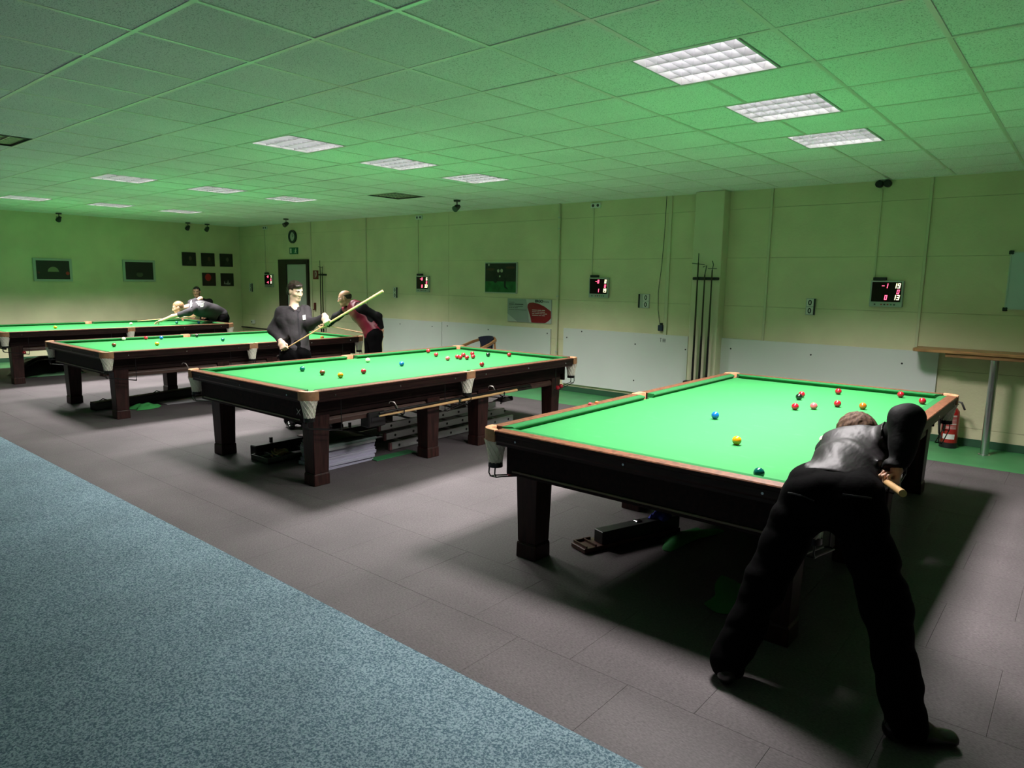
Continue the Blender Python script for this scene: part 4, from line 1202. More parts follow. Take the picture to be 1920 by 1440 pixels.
single('green_rag', crumple(.15, .20, .07, seed=5), mat('rag_bright_green', (.06, .30, .05), .85), 'bright green crumpled cloth beside the black tray', 'cloth', smooth=True, loc=(-2.855, .68, .003))
t = thing('magazine', 'pale leaflet lying on the black case under the second table', 'paper', (-3.28, 1.0, .122), .3)
part('pages', MB().box(-.09, .09, -.13, .13, 0, .006), mat('leaflet', (.40, .33, .33), .6), t)
single('green_strip', MB().box(-.06, .06, -.25, .25, 0, .006), mat('sheet_green', (.03, .16, .06), .5), 'flat green strip on the floor beside the ladder end', 'strip', loc=(-2.36, 1.30, .002))

# under the front table
t = thing('cue_box', 'long dark wooden box lying under the front table', 'box', (.545, .90, .003), math.radians(-19))
part('tray', MB().box(-.075, .075, -.42, .42, 0, .03), mat('box_brown', (.07, .028, .018), .4), t, bevel=.003)
part('lid', MB().box(-.025, .065, -.27, .42, .03, .115), M_RB, t, bevel=.004)
part('divider', MB().box(-.07, .07, -.405, -.395, .03, .045).box(-.07, .07, -.33, -.32, .03, .045).box(-.07, -.06, -.39, -.27, .03, .045), mat('box_brown', (.07, .028, .018), .4), t)
part('latch', MB().box(0, .03, .05, .10, .115, .125), M_CHROME, t, bevel=.002)
single('blue_cloth', crumple(.10, .16, .055, seed=9), mat('cloth_blue', (.02, .03, .30), .85), 'crumpled bright blue cloth lying on the long box under the front table', 'cloth', smooth=True, loc=(.665, 1.16, .119))
single('green_cloth', crumple(.16, .52, .03, seed=11, amp=.3), mat('rag_green', (.035, .24, .06), .9), 'long green cloth on the floor in the middle under the front table', 'cloth', smooth=True, loc=(.84, 1.20, .003)).rotation_euler = (0, 0, -.19)
single('green_towel', crumple(.26, .40, .015, seed=13, amp=.2), mat('towel_green', (.030, .17, .045), .95, bump=.4, bscale=200), 'green towel lying on the floor beside the bending player\'s leg', 'cloth', smooth=True, loc=(1.46, .53, .003)).rotation_euler = (0, 0, .1)
t = thing('dark_crate', 'dark flat box standing far back under the front table', 'box', (.80, 2.15, .003))
part('body', MB().box(-.20, .55, -.12, .12, 0, .30), M_RB, t, bevel=.006)
part('lid', MB().box(-.21, .56, -.13, .13, .30, .33), M_BLACK, t, bevel=.004)

# under the third table
t = thing('cue_case', 'long black case with small fittings lying under the third table', 'case', (-7.12, .97, .003), math.radians(13.4))
part('body', MB().box(-.06, .06, -.80, .80, 0, .09), M_RB, t, bevel=.006)
part('lid_strip', MB().box(-.05, .05, -.80, .80, .09, .105), mat('case_brown', (.05, .02, .016), .45), t, bevel=.003)
for y in (-.66, .12): part('fitting', MB().tube([(0, y - .05, .108), (0, y, .13), (0, y + .05, .108)], .006, 6), M_CHROME, t, smooth=True)
single('green_rag', crumple(.20, .34, .06, seed=21), mat('rag_green2', (.05, .34, .08), .9), 'green crumpled cloth on the floor under the third table', 'cloth', smooth=True, loc=(-6.62, .72, .003))
t = thing('grey_panel', 'flat grey plastic panel lying on the floor under the third table', 'panel', (-6.75, 1.32, .003), math.radians(-6))
part('panel', MB().add([(-.12, -.36, 0), (.12, -.30, 0), (.12, .36, 0), (-.12, .42, 0), (-.12, -.36, .008), (.12, -.30, .008), (.12, .36, .045), (-.12, .42, .045)], [(3, 2, 1, 0), (4, 5, 6, 7), (0, 1, 5, 4), (1, 2, 6, 5), (2, 3, 7, 6), (3, 0, 4, 7)]), mat('panel_grey', (.30, .30, .31), .45), t)
part('clip', MB().box(.10, .13, .36, .42, .03, .06), M_CHROME, t, bevel=.003)

# under the rearmost table
t = thing('storage_bag', 'large black bag under the rearmost table', 'bag', (-11.40, .92, .003))
part('body', crumple(.85, .85, .34, n=14, seed=31, amp=.12), M_RB, t, smooth=True)
part('strap', MB().tube([(.36, -.3, .16), (.40, -.15, .25), (.40, .1, .26), (.36, .3, .16)], .012, 6), M_BLACK, t, smooth=True)
single('green_rag', crumple(.10, .75, .05, seed=33), mat('rag_pale_green', (.22, .45, .25), .9), 'pale green twisted cloth in front of the black bag under the rearmost table', 'cloth', smooth=True, loc=(-10.80, .98, .003))
# ================================================================== people (smooth implicit bodies turned into meshes)
def nrm(v): v = np.asarray(v, float); return v / (np.linalg.norm(v) + 1e-12)
def A(*v): return np.array(v, float)
def at(x, y, D):
    """world point seen at pixel x,y at depth D in front of the camera"""
    q = np.array([(x - 960) / FPX, -(y - 720) / FPX, 1.0]) * D
    return np.array(CAM_LOC) + q @ CW
def depth_of(p): return float((np.asarray(p) - np.array(CAM_LOC)) @ CW[2])

def smin(a, b, k):
    h = np.maximum(k - np.abs(a - b), 0) / k
    return np.minimum(a, b) - h * h * k * 0.25
def rcone(P, a, b, ra, rb):
    a = np.asarray(a, np.float32); b = np.asarray(b, np.float32)
    d = b - a; L2 = float(d @ d) + 1e-9
    t = np.clip(((P - a) @ d) / L2, 0, 1)
    q = P - a - t[..., None] * d
    return np.sqrt((q * q).sum(-1)) - (ra + (rb - ra) * t)
def ecap(P, a, b, lat, wa, da, wb, db):
    """tapered limb with an elliptical section: lat = width direction"""
    a = np.asarray(a, np.float32); b = np.asarray(b, np.float32)
    ax = b - a; L = float(np.linalg.norm(ax)); ax = ax / L
    lat = np.asarray(lat, np.float32); lat = lat - ax * float(lat @ ax); lat = lat / np.linalg.norm(lat)
    dep = np.cross(ax, lat).astype(np.float32)
    q = P - a
    s = q @ ax; u = q @ lat; v = q @ dep
    t = np.clip(s / L, 0, 1); e = s - t * L
    w = wa + (wb - wa) * t; d = da + (db - da) * t
    m = np.minimum(w, d)
    return (np.sqrt((u / w) ** 2 + (v / d) ** 2 + (e / m) ** 2) - 1) * m
def ellip(P, c, r, R=None):
    q = P - np.asarray(c, np.float32)
    if R is not None: q = q @ np.asarray(R, np.float32).T
    r = np.asarray(r, np.float32)
    k0 = np.sqrt(((q / r) ** 2).sum(-1)); k1 = np.sqrt(((q / (r * r)) ** 2).sum(-1)) + 1e-9
    return k0 * (k0 - 1) / k1

def surf(f, lo, hi, h):
    """naive surface nets -> vertices, quads"""
    lo = np.asarray(lo, float); hi = np.asarray(hi, float)
    n = np.ceil((hi - lo) / h).astype(int) + 1
    X = [lo[i] + h * np.arange(n[i]) for i in range(3)]
    G = np.stack(np.meshgrid(*X, indexing='ij'), -1).astype(np.float32)
    # coarse pass first: only points near the surface are evaluated finely
    c = 4
    m = -(-(n - 1) // c) + 1
    XC = [lo[i] + h * c * np.arange(m[i]) for i in range(3)]
    DC = f(np.stack(np.meshgrid(*XC, indexing='ij'), -1).astype(np.float32).reshape(-1, 3)).reshape(m)
    ix = [np.minimum((np.arange(n[i]) + c // 2) // c, m[i] - 1) for i in range(3)]
    D = DC[np.ix_(*ix)].copy()
    near = np.abs(D) < h * c * 1.9
    D[near] = f(G[near])
    S = D < 0
    nc = n - 1
    cnt = np.zeros(nc, np.int8); acc = np.zeros((*nc, 3), np.float32); ne = np.zeros(nc, np.float32)
    sl = lambda i, o: slice(o, n[i] - 1 + o)
    C = {}
    for i in (0, 1):
        for j in (0, 1):
            for k in (0, 1): C[i, j, k] = D[sl(0, i), sl(1, j), sl(2, k)]
    for axis in range(3):
        for u in (0, 1):
            for v in (0, 1):
                c0 = [0, 0, 0]; o = [t for t in range(3) if t != axis]
                c0[o[0]] = u; c0[o[1]] = v
                c1 = list(c0); c1[axis] = 1
                d0, d1 = C[tuple(c0)], C[tuple(c1)]
                m = (d0 < 0) != (d1 < 0)
                t = np.where(m, d0 / np.where(m, d0 - d1, 1), 0)
                base = np.array(c0, np.float32)
                for a in range(3):
                    acc[..., a] += np.where(m, base[a] + (t if a == axis else 0), 0)
                ne += m
    act = ne > 0
    idx = -np.ones(nc, int); idx[act] = np.arange(act.sum())
    ijk = np.argwhere(act)
    verts = lo + h * (ijk + acc[act] / ne[act][:, None])
    faces = []
    for axis in range(3):
        o = [t for t in range(3) if t != axis]
        s0 = [slice(None)] * 3; s1 = [slice(None)] * 3
        s0[axis] = slice(0, n[axis] - 1); s1[axis] = slice(1, n[axis])
        for t in o: s0[t] = slice(1, n[t] - 1); s1[t] = slice(1, n[t] - 1)
        a, b = S[tuple(s0)], S[tuple(s1)]
        for flip, m in ((False, a & ~b), (True, ~a & b)):
            e = np.argwhere(m)
            if len(e) == 0: continue
            for t in o: e[:, t] += 1
            def cell(du, dv):
                q = e.copy(); q[:, o[0]] -= du; q[:, o[1]] -= dv
                return idx[q[:, 0], q[:, 1], q[:, 2]]
            quad = np.stack([cell(1, 1), cell(0, 1), cell(0, 0), cell(1, 0)], 1)
            if axis == 1: quad = quad[:, ::-1]
            if flip: quad = quad[:, ::-1]
            faces.append(quad)
    F_ = np.concatenate(faces) if faces else np.zeros((0, 4), int)
    return verts, F_[(F_ >= 0).all(1)]

def smooth_mesh(v, f, it=1, lam=0.5):
    n = len(v)
    for _ in range(it):
        s = np.zeros((n, 3)); c = np.zeros(n)
        for a, b in ((0, 1), (1, 2), (2, 3), (3, 0)):
            np.add.at(s, f[:, a], v[f[:, b]]); np.add.at(s, f[:, b], v[f[:, a]])
            np.add.at(c, f[:, a], 1); np.add.at(c, f[:, b], 1)
        v = v + lam * (s / np.maximum(c, 1)[:, None] - v)
    return v

def mesh_obj(name, vf, m, parent, loc):
    v, f = vf
    me = bpy.data.meshes.new(name)
    v = np.asarray(v) - np.asarray(loc)
    me.vertices.add(len(v)); me.vertices.foreach_set('co', v.astype(np.float32).ravel())
    me.loops.add(f.size); me.loops.foreach_set('vertex_index', f.astype(np.int32).ravel())
    me.polygons.add(len(f)); me.polygons.foreach_set('loop_start', np.arange(0, f.size, 4, dtype=np.int32))
    me.polygons.foreach_set('loop_total', np.full(len(f), 4, np.int32))
    me.polygons.foreach_set('use_smooth', np.ones(len(f), bool))
    me.update(calc_edges=True); me.validate()
    me.materials.append(m)
    o = bpy.data.objects.new(name, me); COL.objects.link(o); o.parent = parent
    return o
def join_vf(*parts):
    vs, fs, o = [], [], 0
    for v, f in parts: vs.append(v); fs.append(f + o); o += len(v)
    return np.concatenate(vs), np.concatenate(fs)

class Shape:
    """smooth union of primitives, with bounds"""
    def __init__(s, k=0.03): s.p = []; s.k = k; s.lo = np.full(3, 1e9); s.hi = np.full(3, -1e9)
    def grow(s, pts, r):
        for p in pts: s.lo = np.minimum(s.lo, np.asarray(p) - r); s.hi = np.maximum(s.hi, np.asarray(p) + r)
    def cone(s, a, b, ra, rb, k=None): s.p.append((k, lambda P: rcone(P, a, b, ra, rb))); s.grow((a, b), max(ra, rb)); return s
    def ecap(s, a, b, lat, wa, da, wb, db, k=None): s.p.append((k, lambda P: ecap(P, a, b, lat, wa, da, wb, db))); s.grow((a, b), max(wa, wb, da, db)); return s
    def ell(s, c, r, R=None, k=None): s.p.append((k, lambda P: ellip(P, c, r, R))); s.grow((c,), max(r)); return s
    def f(s, P):
        d = None
        for k, g in s.p:
            e = g(P)
            d = e if d is None else smin(d, e, k or s.k)
        return d
    def build(s, h, cut=None, disp=None, it=1):
        def F(P):
            d = s.f(P)
            if disp is not None: d = d + disp(P)
            if cut is not None: d = np.maximum(d, cut(P))
            return d
        v, f = surf(F, s.lo - 3 * h, s.hi + 3 * h, h)
        return smooth_mesh(v, f, it, .5), f

def folds(amp, freq, seed, axis=(0, 0, 1)):
    rs = np.random.RandomState(seed)
    K = [(nrm(rs.randn(3) * .6 + np.asarray(axis) * rs.choice([-1, 1])) * freq * rs.uniform(.6, 1.7), rs.uniform(0, 6.28), rs.uniform(.5, 1)) for _ in range(5)]
    W = [(rs.randn(3) * freq * .35, rs.uniform(0, 6.28)) for _ in range(3)]
    def g(P):
        w = sum(np.sin(P @ k.astype(np.float32) + p) for k, p in W)
        s = 0
        for k, p, a in K: s = s + a * (1 - np.abs(np.sin(P @ k.astype(np.float32) * .5 + p + .7 * w)) * 2)
        return (amp * s / 3).astype(np.float32)
    return g

def patch(vf, mask, off):
    """faces of a garment inside a mask, lifted off its surface (prints, badges, welts)"""
    v, f = vf
    c = v[f].mean(1); keep = mask(c)
    ff = f[keep]
    n = np.cross(v[f[:, 2]] - v[f[:, 0]], v[f[:, 3]] - v[f[:, 1]])
    vn = np.zeros_like(v)
    for k in range(4): np.add.at(vn, f[:, k], n)
    vn /= np.linalg.norm(vn, axis=1)[:, None] + 1e-9
    used, inv = np.unique(ff, return_inverse=True)
    return v[used] + vn[used] * off, inv.reshape(-1, 4)

def frame(fwd_, up_):
    """rows: right, forward, up"""
    f = nrm(fwd_); u = np.asarray(up_, float); r = nrm(np.cross(f, u)); u = np.cross(r, f)
    return np.stack([r, f, u])

# ---- head in its own frame: x right, y forward (face), z up; origin in the middle of the skull
def head_sdf(Q, sc=1.0):
    q = Q / sc
    d = ellip(q, (0, -.012, .022), (.074, .094, .086))                      # skull
    d = smin(d, ellip(q, (0, .020, -.045), (.053, .068, .072)), .05)         # face
    d = smin(d, ellip(q, (0, .058, -.098), (.026, .024, .020)), .04)         # chin
    d = smin(d, rcone(q, (-.050, -.005, -.070), (-.016, .057, -.100), .014, .012), .03)
    d = smin(d, rcone(q, (.050, -.005, -.070), (.016, .057, -.100), .014, .012), .03)
    d = smin(d, rcone(q, (-.032, .072, .018), (.032, .072, .018), .012, .012), .02)   # brow
    d = smin(d, rcone(q, (0, .084, .008), (0, .106, -.030), .008, .012), .014)        # nose
    for s in (-1, 1):
        d = smin(d, ellip(q, (s * .012, .094, -.033), (.009, .010, .008)), .008)      # nostrils
        d = np.maximum(d, -ellip(q, (s * .031, .095, .000), (.017, .016, .010))) if False else smax(d, -ellip(q, (s * .031, .097, .001), (.015, .014, .008)), .010)
        d = smin(d, ellip(q, (s * .040, .054, -.024), (.018, .022, .015)), .03)       # cheeks
        d = smin(d, ellip(q, (s * .076, -.004, -.010), (.010, .019, .032)), .008)     # ears
    d = smin(d, ellip(q, (0, .082, -.060), (.024, .012, .006)), .008)                 # lips
    d = smin(d, ellip(q, (0, .080, -.071), (.020, .012, .007)), .008)
    return d * sc
def smax(a, b, k): return -smin(-a, -b, k)

# ---- hand in its own frame: x towards the thumb, y along the fingers, z out of the back of the hand; origin at the wrist
def hand_shape(o, R, curl=(70, 75, 45), spread=6, thumb=((.045, .045, -.035), (.030, .085, -.055)), side=1, sc=1.0):
    """R rows: thumb side, fingers, back of hand"""
    R = np.asarray(R)
    W = lambda p: np.asarray(o) + (np.asarray(p) * sc) @ R
    s = Shape(k=.012)
    s.ecap(W((0, -.02, 0)), W((0, .03, 0)), R[0], .028 * sc, .020 * sc, .036 * sc, .017 * sc, k=.02)
    s.ecap(W((.002, .03, 0)), W((.0, .082, -.002)), R[0], .037 * sc, .017 * sc, .041 * sc, .013 * sc, k=.02)
    LEN = [(.040, .026, .021), (.045, .029, .022), (.041, .027, .021), (.032, .021, .018)]
    for i in range(4):
        x = .031 - .021 * i
        p = A(x, .084 - (.006 if i == 3 else 0) - (.003 if i == 0 else 0), -.002)
        ang = 0.0; sp = math.radians(spread * (1.5 - i))
        r = .0095 - .0008 * (i == 3)
        for j in range(3):
            ang += math.radians(curl[j] * (1 + .06 * i))
            d = A(math.sin(sp) * math.cos(ang), math.cos(sp) * math.cos(ang), -math.sin(ang))
            q = p + d * LEN[i][j]
            s.cone(W(p), W(q), r * sc, (r - .0009) * sc, k=.006)
            p = q; r -= .0008
    s.cone(W((.022, .018, -.008)), W(thumb[0]), .0155 * sc, .0115 * sc, k=.014)
    m = (A(*thumb[0]) + A(*thumb[1])) / 2
    s.cone(W(thumb[0]), W(thumb[1]), .0112 * sc, .0085 * sc, k=.008)
    return s

SKIN = mat('skin_light', (.62, .36, .25), .5, spec=.4, var=.06, vscale=25)
SKIN_PALE = mat('skin_pale', (.66, .44, .32), .5, spec=.4, var=.05, vscale=25)
SKIN_TAN = mat('skin_tan', (.48, .26, .16), .48, spec=.4, var=.06, vscale=25)
M_EYEW = mat('eye_white', (.26, .22, .20), .4)
M_EYED = mat('eye_dark', (.015, .010, .008), .2)

def person(name, label, base, J, head_R, skin, shirt_m, trouser_m, hair_m, hair=None, hands=None, sleeve='long', vest_m=None, seed=1,
           voxel=.010, hscale=1.0, shoulder_w=None, fold=.006, lat=None, shoe=True, belly=1.0, thick=1.0, brow_m=None, vneck=None, collar=None):
    """J: joints in world space. One continuous body mesh; garments, hair and shoes are children"""
    t = thing(name, label, 'person', base)
    loc = np.asarray(base, float)
    J = {k: np.asarray(v_, float) for k, v_ in J.items()}
    spine = J['neck'] - J['pelvis']
    latH = nrm(J['hipR'] - J['hipL']); latS = nrm(J['shR'] - J['shL'])
    waist = J['waist']; chest = J['chest']
    HC = J['head']
    # --- body skin (continuous, thinner than the clothes where covered)
    b = Shape(k=.03)
    b.ecap(J['pelvis'], waist, latH, .135, .095, .115, .085)
    b.ecap(waist, chest, (latH + latS) / 2, .115, .085, .135, .095)
    b.ecap(chest, chest + (J['neck'] - chest) * .75, latS, .135, .090, .085, .06)
    b.cone(J['neck'] - nrm(J['neck'] - chest) * .03, HC - head_R[2] * .05 - head_R[1] * .015, .055 * hscale, .052 * hscale)
    for s in 'LR':
        b.cone(J['sh' + s], J['el' + s], .044, .036); b.cone(J['el' + s], J['wr' + s], .036, .026)
        b.cone(J['hip' + s], J['kn' + s], .070, .050); b.cone(J['kn' + s], J['an' + s], .048, .036)
        b.cone(J['an' + s], J['an' + s] * .5 + J['toe' + s] * .5, .032, .020)
    b.p.append((.02, lambda P: head_sdf((P - HC.astype(np.float32)) @ head_R.T.astype(np.float32), hscale))); b.grow((HC,), .15)
    full = [b.build(voxel)]
    # finer head replaces detail: a second pass around the head only, joined into the same mesh
    hb = Shape(k=.02)
    hb.p.append((None, lambda P: head_sdf((P - HC.astype(np.float32)) @ head_R.T.astype(np.float32), hscale * 1.004))); hb.grow((HC,), .135)
    full.append(hb.build(.0045, it=1))
    for hs in (hands or []): full.append(hs.build(.0032, it=1))
    mesh_obj('body', join_vf(*full), skin, t, loc)
    # --- eyes and brows
    for s in (-1, 1):
        c = HC + (A(s * .031, .0755, .0005) * hscale) @ head_R
        e = Shape(); e.ell(c, (.0115 * hscale,) * 3)
        mesh_obj('eye', e.build(.003, it=0), M_EYEW, t, loc)
        c2 = HC + (A(s * .031, .0830, .0005) * hscale) @ head_R
        e = Shape(); e.ell(c2, (.0058 * hscale,) * 3)
        mesh_obj('iris', e.build(.002, it=0), M_EYED, t, loc)
        p0 = HC + (A(s * .013, .0885, .016) * hscale) @ head_R; p1 = HC + (A(s * .032, .0850, .021) * hscale) @ head_R; p2 = HC + (A(s * .052, .0690, .018) * hscale) @ head_R
        e = Shape(k=.004); e.cone(p0, p1, .0050, .0055); e.cone(p1, p2, .0055, .0040)
        mesh_obj('eyebrow', e.build(.003, it=0), brow_m or hair_m, t, loc)
    # --- hair
    if hair is not None:
        hr = Shape()
        hr.p.append((None, lambda P: hair((P - HC.astype(np.float32)) @ head_R.T.astype(np.float32) / hscale) * hscale)); hr.grow((HC,), .16)
        mesh_obj('hair', hr.build(.005, it=1), hair_m, t, loc)
    # --- trousers
    tr = Shape(k=.05)
    tr.ecap(J['pelvis'] - nrm(waist - J['pelvis']) * .02, waist - (waist - J['pelvis']) * .35, latH, .165 * belly, .125, .150 * belly, .112)
    for s in 'LR':
        tr.cone(J['hip' + s], J['kn' + s], .105, .084); tr.cone(J['kn' + s], J['an' + s] + A(0, 0, -.01), .083, .074)
    fo = folds(fold, 26, seed + 3)
    floor_cut = lambda P: np.maximum(.022 - P[:, 2], 0) * 1.0 + (0.022 - P[:, 2]) * 0 if False else (.025 - P[:, 2])
    trv = tr.build(voxel, cut=floor_cut, disp=fo)
    mesh_obj('trousers', trv, trouser_m, t, loc)
    # --- shirt
    sh = Shape(k=.045)
    up = nrm(waist - J['pelvis'])
    hem = J['pelvis'] + up * .035
    sh.ecap(hem, waist, latH, .160 * belly, .122 * thick, .142 * belly, .110 * thick)
    sh.ecap(waist, chest, (latH + latS) / 2, .142 * belly, .110 * thick, .165, .122 * thick)
    sh.ecap(chest, chest + (J['neck'] - chest) * .70, latS, .165, .118, .105, .072)
    for s in 'LR':
        sh.cone(J['sh' + s], J['el' + s], .063, .053)
        sh.cone(chest + (J['neck'] - chest) * .45, J['sh' + s], .075, .060)
        if sleeve == 'long': sh.cone(J['el' + s], J['wr' + s], .054, .038)
    if sleeve == 'short':
        sh2 = []
    hcut = lambda P: -((P - hem.astype(np.float32)) @ up.astype(np.float32)) - .045
    nk = nrm(HC - J['neck']); nb = J['neck'] + nk * .012
    def cut(P):
        c = hcut(P)
        # keep the sleeves that hang below the hem plane
        d_arm = np.full(len(P), 1e3, np.float32)
        for s in 'LR':
            d_arm = np.minimum(d_arm, np.minimum(rcone(P, J['sh' + s], J['el' + s], .09, .08), rcone(P, J['el' + s], J['wr' + s], .08, .06)))
        c = np.minimum(c, d_arm)
        near = rcone(P, J['neck'] - nk * .02, HC, .075, .085)
        neckcut = np.minimum((P - nb.astype(np.float32)) @ nk.astype(np.float32), -near)
        c = np.maximum(c, neckcut)
        if vneck is not None:
            v0 = J['neck'] + vneck * .07; c = np.maximum(c, -rcone(P, v0 + A(0, 0, .02), v0 - A(0, 0, .085), .042, .008))
        for s in 'LR':
            if sleeve == 'long':
                ax = nrm(J['wr' + s] - J['el' + s]); e = J['wr' + s]
                w = np.minimum((P - (e + ax * .005).astype(np.float32)) @ ax.astype(np.float32), -(np.linalg.norm(P - e.astype(np.float32), axis=1) - .10))
            else:
                ax = nrm(J['el' + s] - J['sh' + s]); e = J['sh' + s] + (J['el' + s] - J['sh' + s]) * .62
                w = np.minimum((P - e.astype(np.float32)) @ ax.astype(np.float32), -(np.linalg.norm(P - J['el' + s].astype(np.float32), axis=1) - .20))
            c = np.maximum(c, w)
        return c
    shv = sh.build(voxel, cut=cut, disp=folds(fold, 24, seed))
    mesh_obj('shirt', shv, shirt_m, t, loc)
    out = dict(t=t, loc=loc, shirt=shv, trousers=trv, J=J, R=head_R)
    # --- waistcoat: torso only, open at neck and arms
    if vest_m is not None:
        ve = Shape(k=.045)
        ve.p = [(None, lambda P: sh.f(P) - .009)]; ve.lo = sh.lo - .01; ve.hi = sh.hi + .01
        def vcut(P):
            c = -((P - hem.astype(np.float32)) @ up.astype(np.float32)) - .055
            near = rcone(P, J['neck'] - nk * .02, HC, .085, .09)
            c = np.maximum(c, np.minimum((P - nb.astype(np.float32)) @ nk.astype(np.float32) + .012, -near))
            for s in 'LR':
                sg = -1 if s == 'L' else 1
                sp = nrm(J['neck'] - waist); ln = latS * 1.0 + latH * .8; ln = nrm(ln - sp * (ln @ sp))
                c = np.maximum(c, (P - J['sh' + s].astype(np.float32)) @ (ln * sg).astype(np.float32) + .004)
                # leave out the arm where it passes in front of the torso plane
                el, wr = J['el' + s], J['wr' + s]; a0 = J['sh' + s] + (el - J['sh' + s]) * .45
                c = np.maximum(c, -(np.minimum(rcone(P, a0, el, .066, .072), rcone(P, el, wr, .072, .06))))
            return c
        vev = ve.build(voxel, cut=vcut, disp=folds(fold, 24, seed))
        mesh_obj('waistcoat', vev, vest_m, t, loc)
        out['vest'] = vev
    if vneck is not None:
        pass
    # --- collar ring
    if collar is not None:
        co = Shape(k=.02)
        co.ecap(J['neck'] - nk * .02, J['neck'] + nk * .03, latS, .068, .066, .064, .062)
        inner = lambda P: -(rcone(P, J['neck'] - nk * .1, HC, .056, .056))
        cc = lambda P: np.maximum(inner(P), np.abs((P - (J['neck'] + nk * .008).astype(np.float32)) @ nk.astype(np.float32)) - .026)
        mesh_obj('collar', co.build(.006, cut=cc), collar, t, loc)
    # --- shoes
    if shoe:
        for s in 'LR':
            an, toe = J['an' + s], J['toe' + s]
            d = nrm((toe - an) * A(1, 1, 0)); sd = np.cross(d, A(0, 0, 1))
            g = A(an[0], an[1], 0)
            so = Shape(k=.03)
            so.ecap(g - d * .045 + A(0, 0, .045), g + d * .06 + A(0, 0, .045), sd, .040, .046, .046, .044)
            so.ecap(g + d * .06 + A(0, 0, .035), g + d * .165 + A(0, 0, .028), sd, .048, .036, .040, .026)
            so.cone(g + A(0, 0, .05), an + A(0, 0, .02), .045, .042)
            mesh_obj('shoe', so.build(.007, cut=lambda P: np.maximum(.004 - P[:, 2], P[:, 2] - .115)), mat('shoe_black', (.008, .008, .008), .25, coat=.3), t, loc)
    return out

def hair_full(q):
    """short full hair with a fringe swept to the side"""
    d = ellip(q, (0, -.018, .032), (.088, .104, .092))
    d = smin(d, ellip(q, (.018, .060, .080), (.058, .035, .024)), .03)
    d = smin(d, ellip(q, (0, -.085, -.035), (.062, .032, .050)), .04)
    ang = np.arctan2(q[:, 0], q[:, 1] + .04)
    strands = .0028 * np.sin(ang * 9 + 5 * q[:, 2] / .05) * np.sin(q[:, 2] * 60 + q[:, 0] * 50) + .0012 * np.sin(ang * 60 + 4 * np.sin(q[:, 2] * 45))
    d = d + strands
    front = np.minimum(q[:, 1] - .045 - (.030 - np.abs(q[:, 0]) * .2), .046 + .25 * q[:, 0] * 0 - q[:, 2])
    d = np.maximum(d, np.minimum(q[:, 1] - .030 + .25 * (q[:, 2] - .05), .066 - .35 * q[:, 0] - q[:, 2]))          # clear the face
    d = np.maximum(d, np.minimum(q[:, 1] + .020, .018 - q[:, 2]))           # clear the ears
    d = np.maximum(d, -.075 - q[:, 2])                                      # nape
    return d
def hair_short(q):
    d = ellip(q, (0, -.014, .026), (.079, .100, .091))
    d = d + .002 * np.sin(q[:, 0] * 300) * np.sin(q[:, 2] * 280)
    d = np.maximum(d, np.minimum(q[:, 1] - .040, .062 - q[:, 2]))
    d = np.maximum(d, np.minimum(q[:, 1] + .012, .022 - q[:, 2]))
    return np.maximum(d, -.055 - q[:, 2])
def hair_bald(q):
    """only a close-cropped ring around the back of the head"""
    d = ellip(q, (0, -.014, .022), (.0765, .0970, .0885))
    d = np.maximum(d, q[:, 2] - .040)
    d = np.maximum(d, q[:, 1] - .005)
    return np.maximum(d, -.060 - q[:, 2])

def surface_at(vf, px, py, tol=.014):
    """front-most garment point under a picture pixel, with the garment's shape taken from its vertices"""
    v = vf[0]
    ray = nrm(np.array([(px - 960) / FPX, -(py - 720) / FPX, 1.0]) @ CW)
    q = v - np.array(CAM_LOC); s = q @ ray
    off = np.linalg.norm(q - s[:, None] * ray, axis=1)
    m = off < tol
    if not m.any(): return None
    dmin = s[m].min()
    k = m & (s < dmin + .03)
    return np.array(CAM_LOC) + ray * s[k].mean(), ray
def ribbon(vf, pts, width, off=.006, thick=.003):
    """thin strip of real thickness lying on a garment along picture points"""
    P = []
    for x, y in pts:
        r = surface_at(vf, x, y)
        if r is not None: P.append(r[0] - r[1] * off)
    q = MB()
    for a, b in zip(P[:-1], P[1:]):
        d = nrm(b - a); sd = nrm(np.cross(d, CW[2])); n = nrm(np.cross(sd, d))
        q.obox(Vector((a + b) / 2), Vector((b - a) / 2 * 1.06), Vector(sd * width / 2), Vector(n * thick))
    return q
def stick_on(o, loc):
    me = o.data
    for v in me.vertices: v.co = v.co - Vector(loc)
    return o
# ------------------------------------------------------------------ materials for clothes
M_BLKSHIRT = mat('shirt_black', (.0035, .0032, .0038), .7, spec=.15, bump=.4, bscale=20)
M_CHARSHIRT = mat('shirt_charcoal', (.026, .022, .025), .75, spec=.25, bump=.5, bscale=18)
M_TROUS = mat('trousers_black', (.0016, .0015, .0017), .85, spec=.05, bump=.3, bscale=22)
M_SATIN = mat('waistcoat_satin_grey', (.016, .0135, .015), .5, spec=.25, bump=.9, bscale=7, stretch=(1.6, .6, 1.6))
M_MAROON = mat('waistcoat_maroon', (.150, .006, .022), .45, spec=.4, bump=.8, bscale=12)
M_TEE = mat('tshirt_dark_grey', (.045, .042, .046), .8, spec=.2, bump=.2, bscale=24)
M_HBROWN = mat('hair_brown', (.075, .040, .024), .75, spec=.2, var=.45, vscale=40, stretch=(3, 1, 1))
M_HDARK = mat('hair_dark_brown', (.022, .012, .009), .45, var=.4, vscale=40)
M_HBLOND = mat('hair_blond', (.30, .17, .075), .55, var=.3, vscale=40)
M_HBLACK = mat('hair_black', (.008, .007, .007), .5)

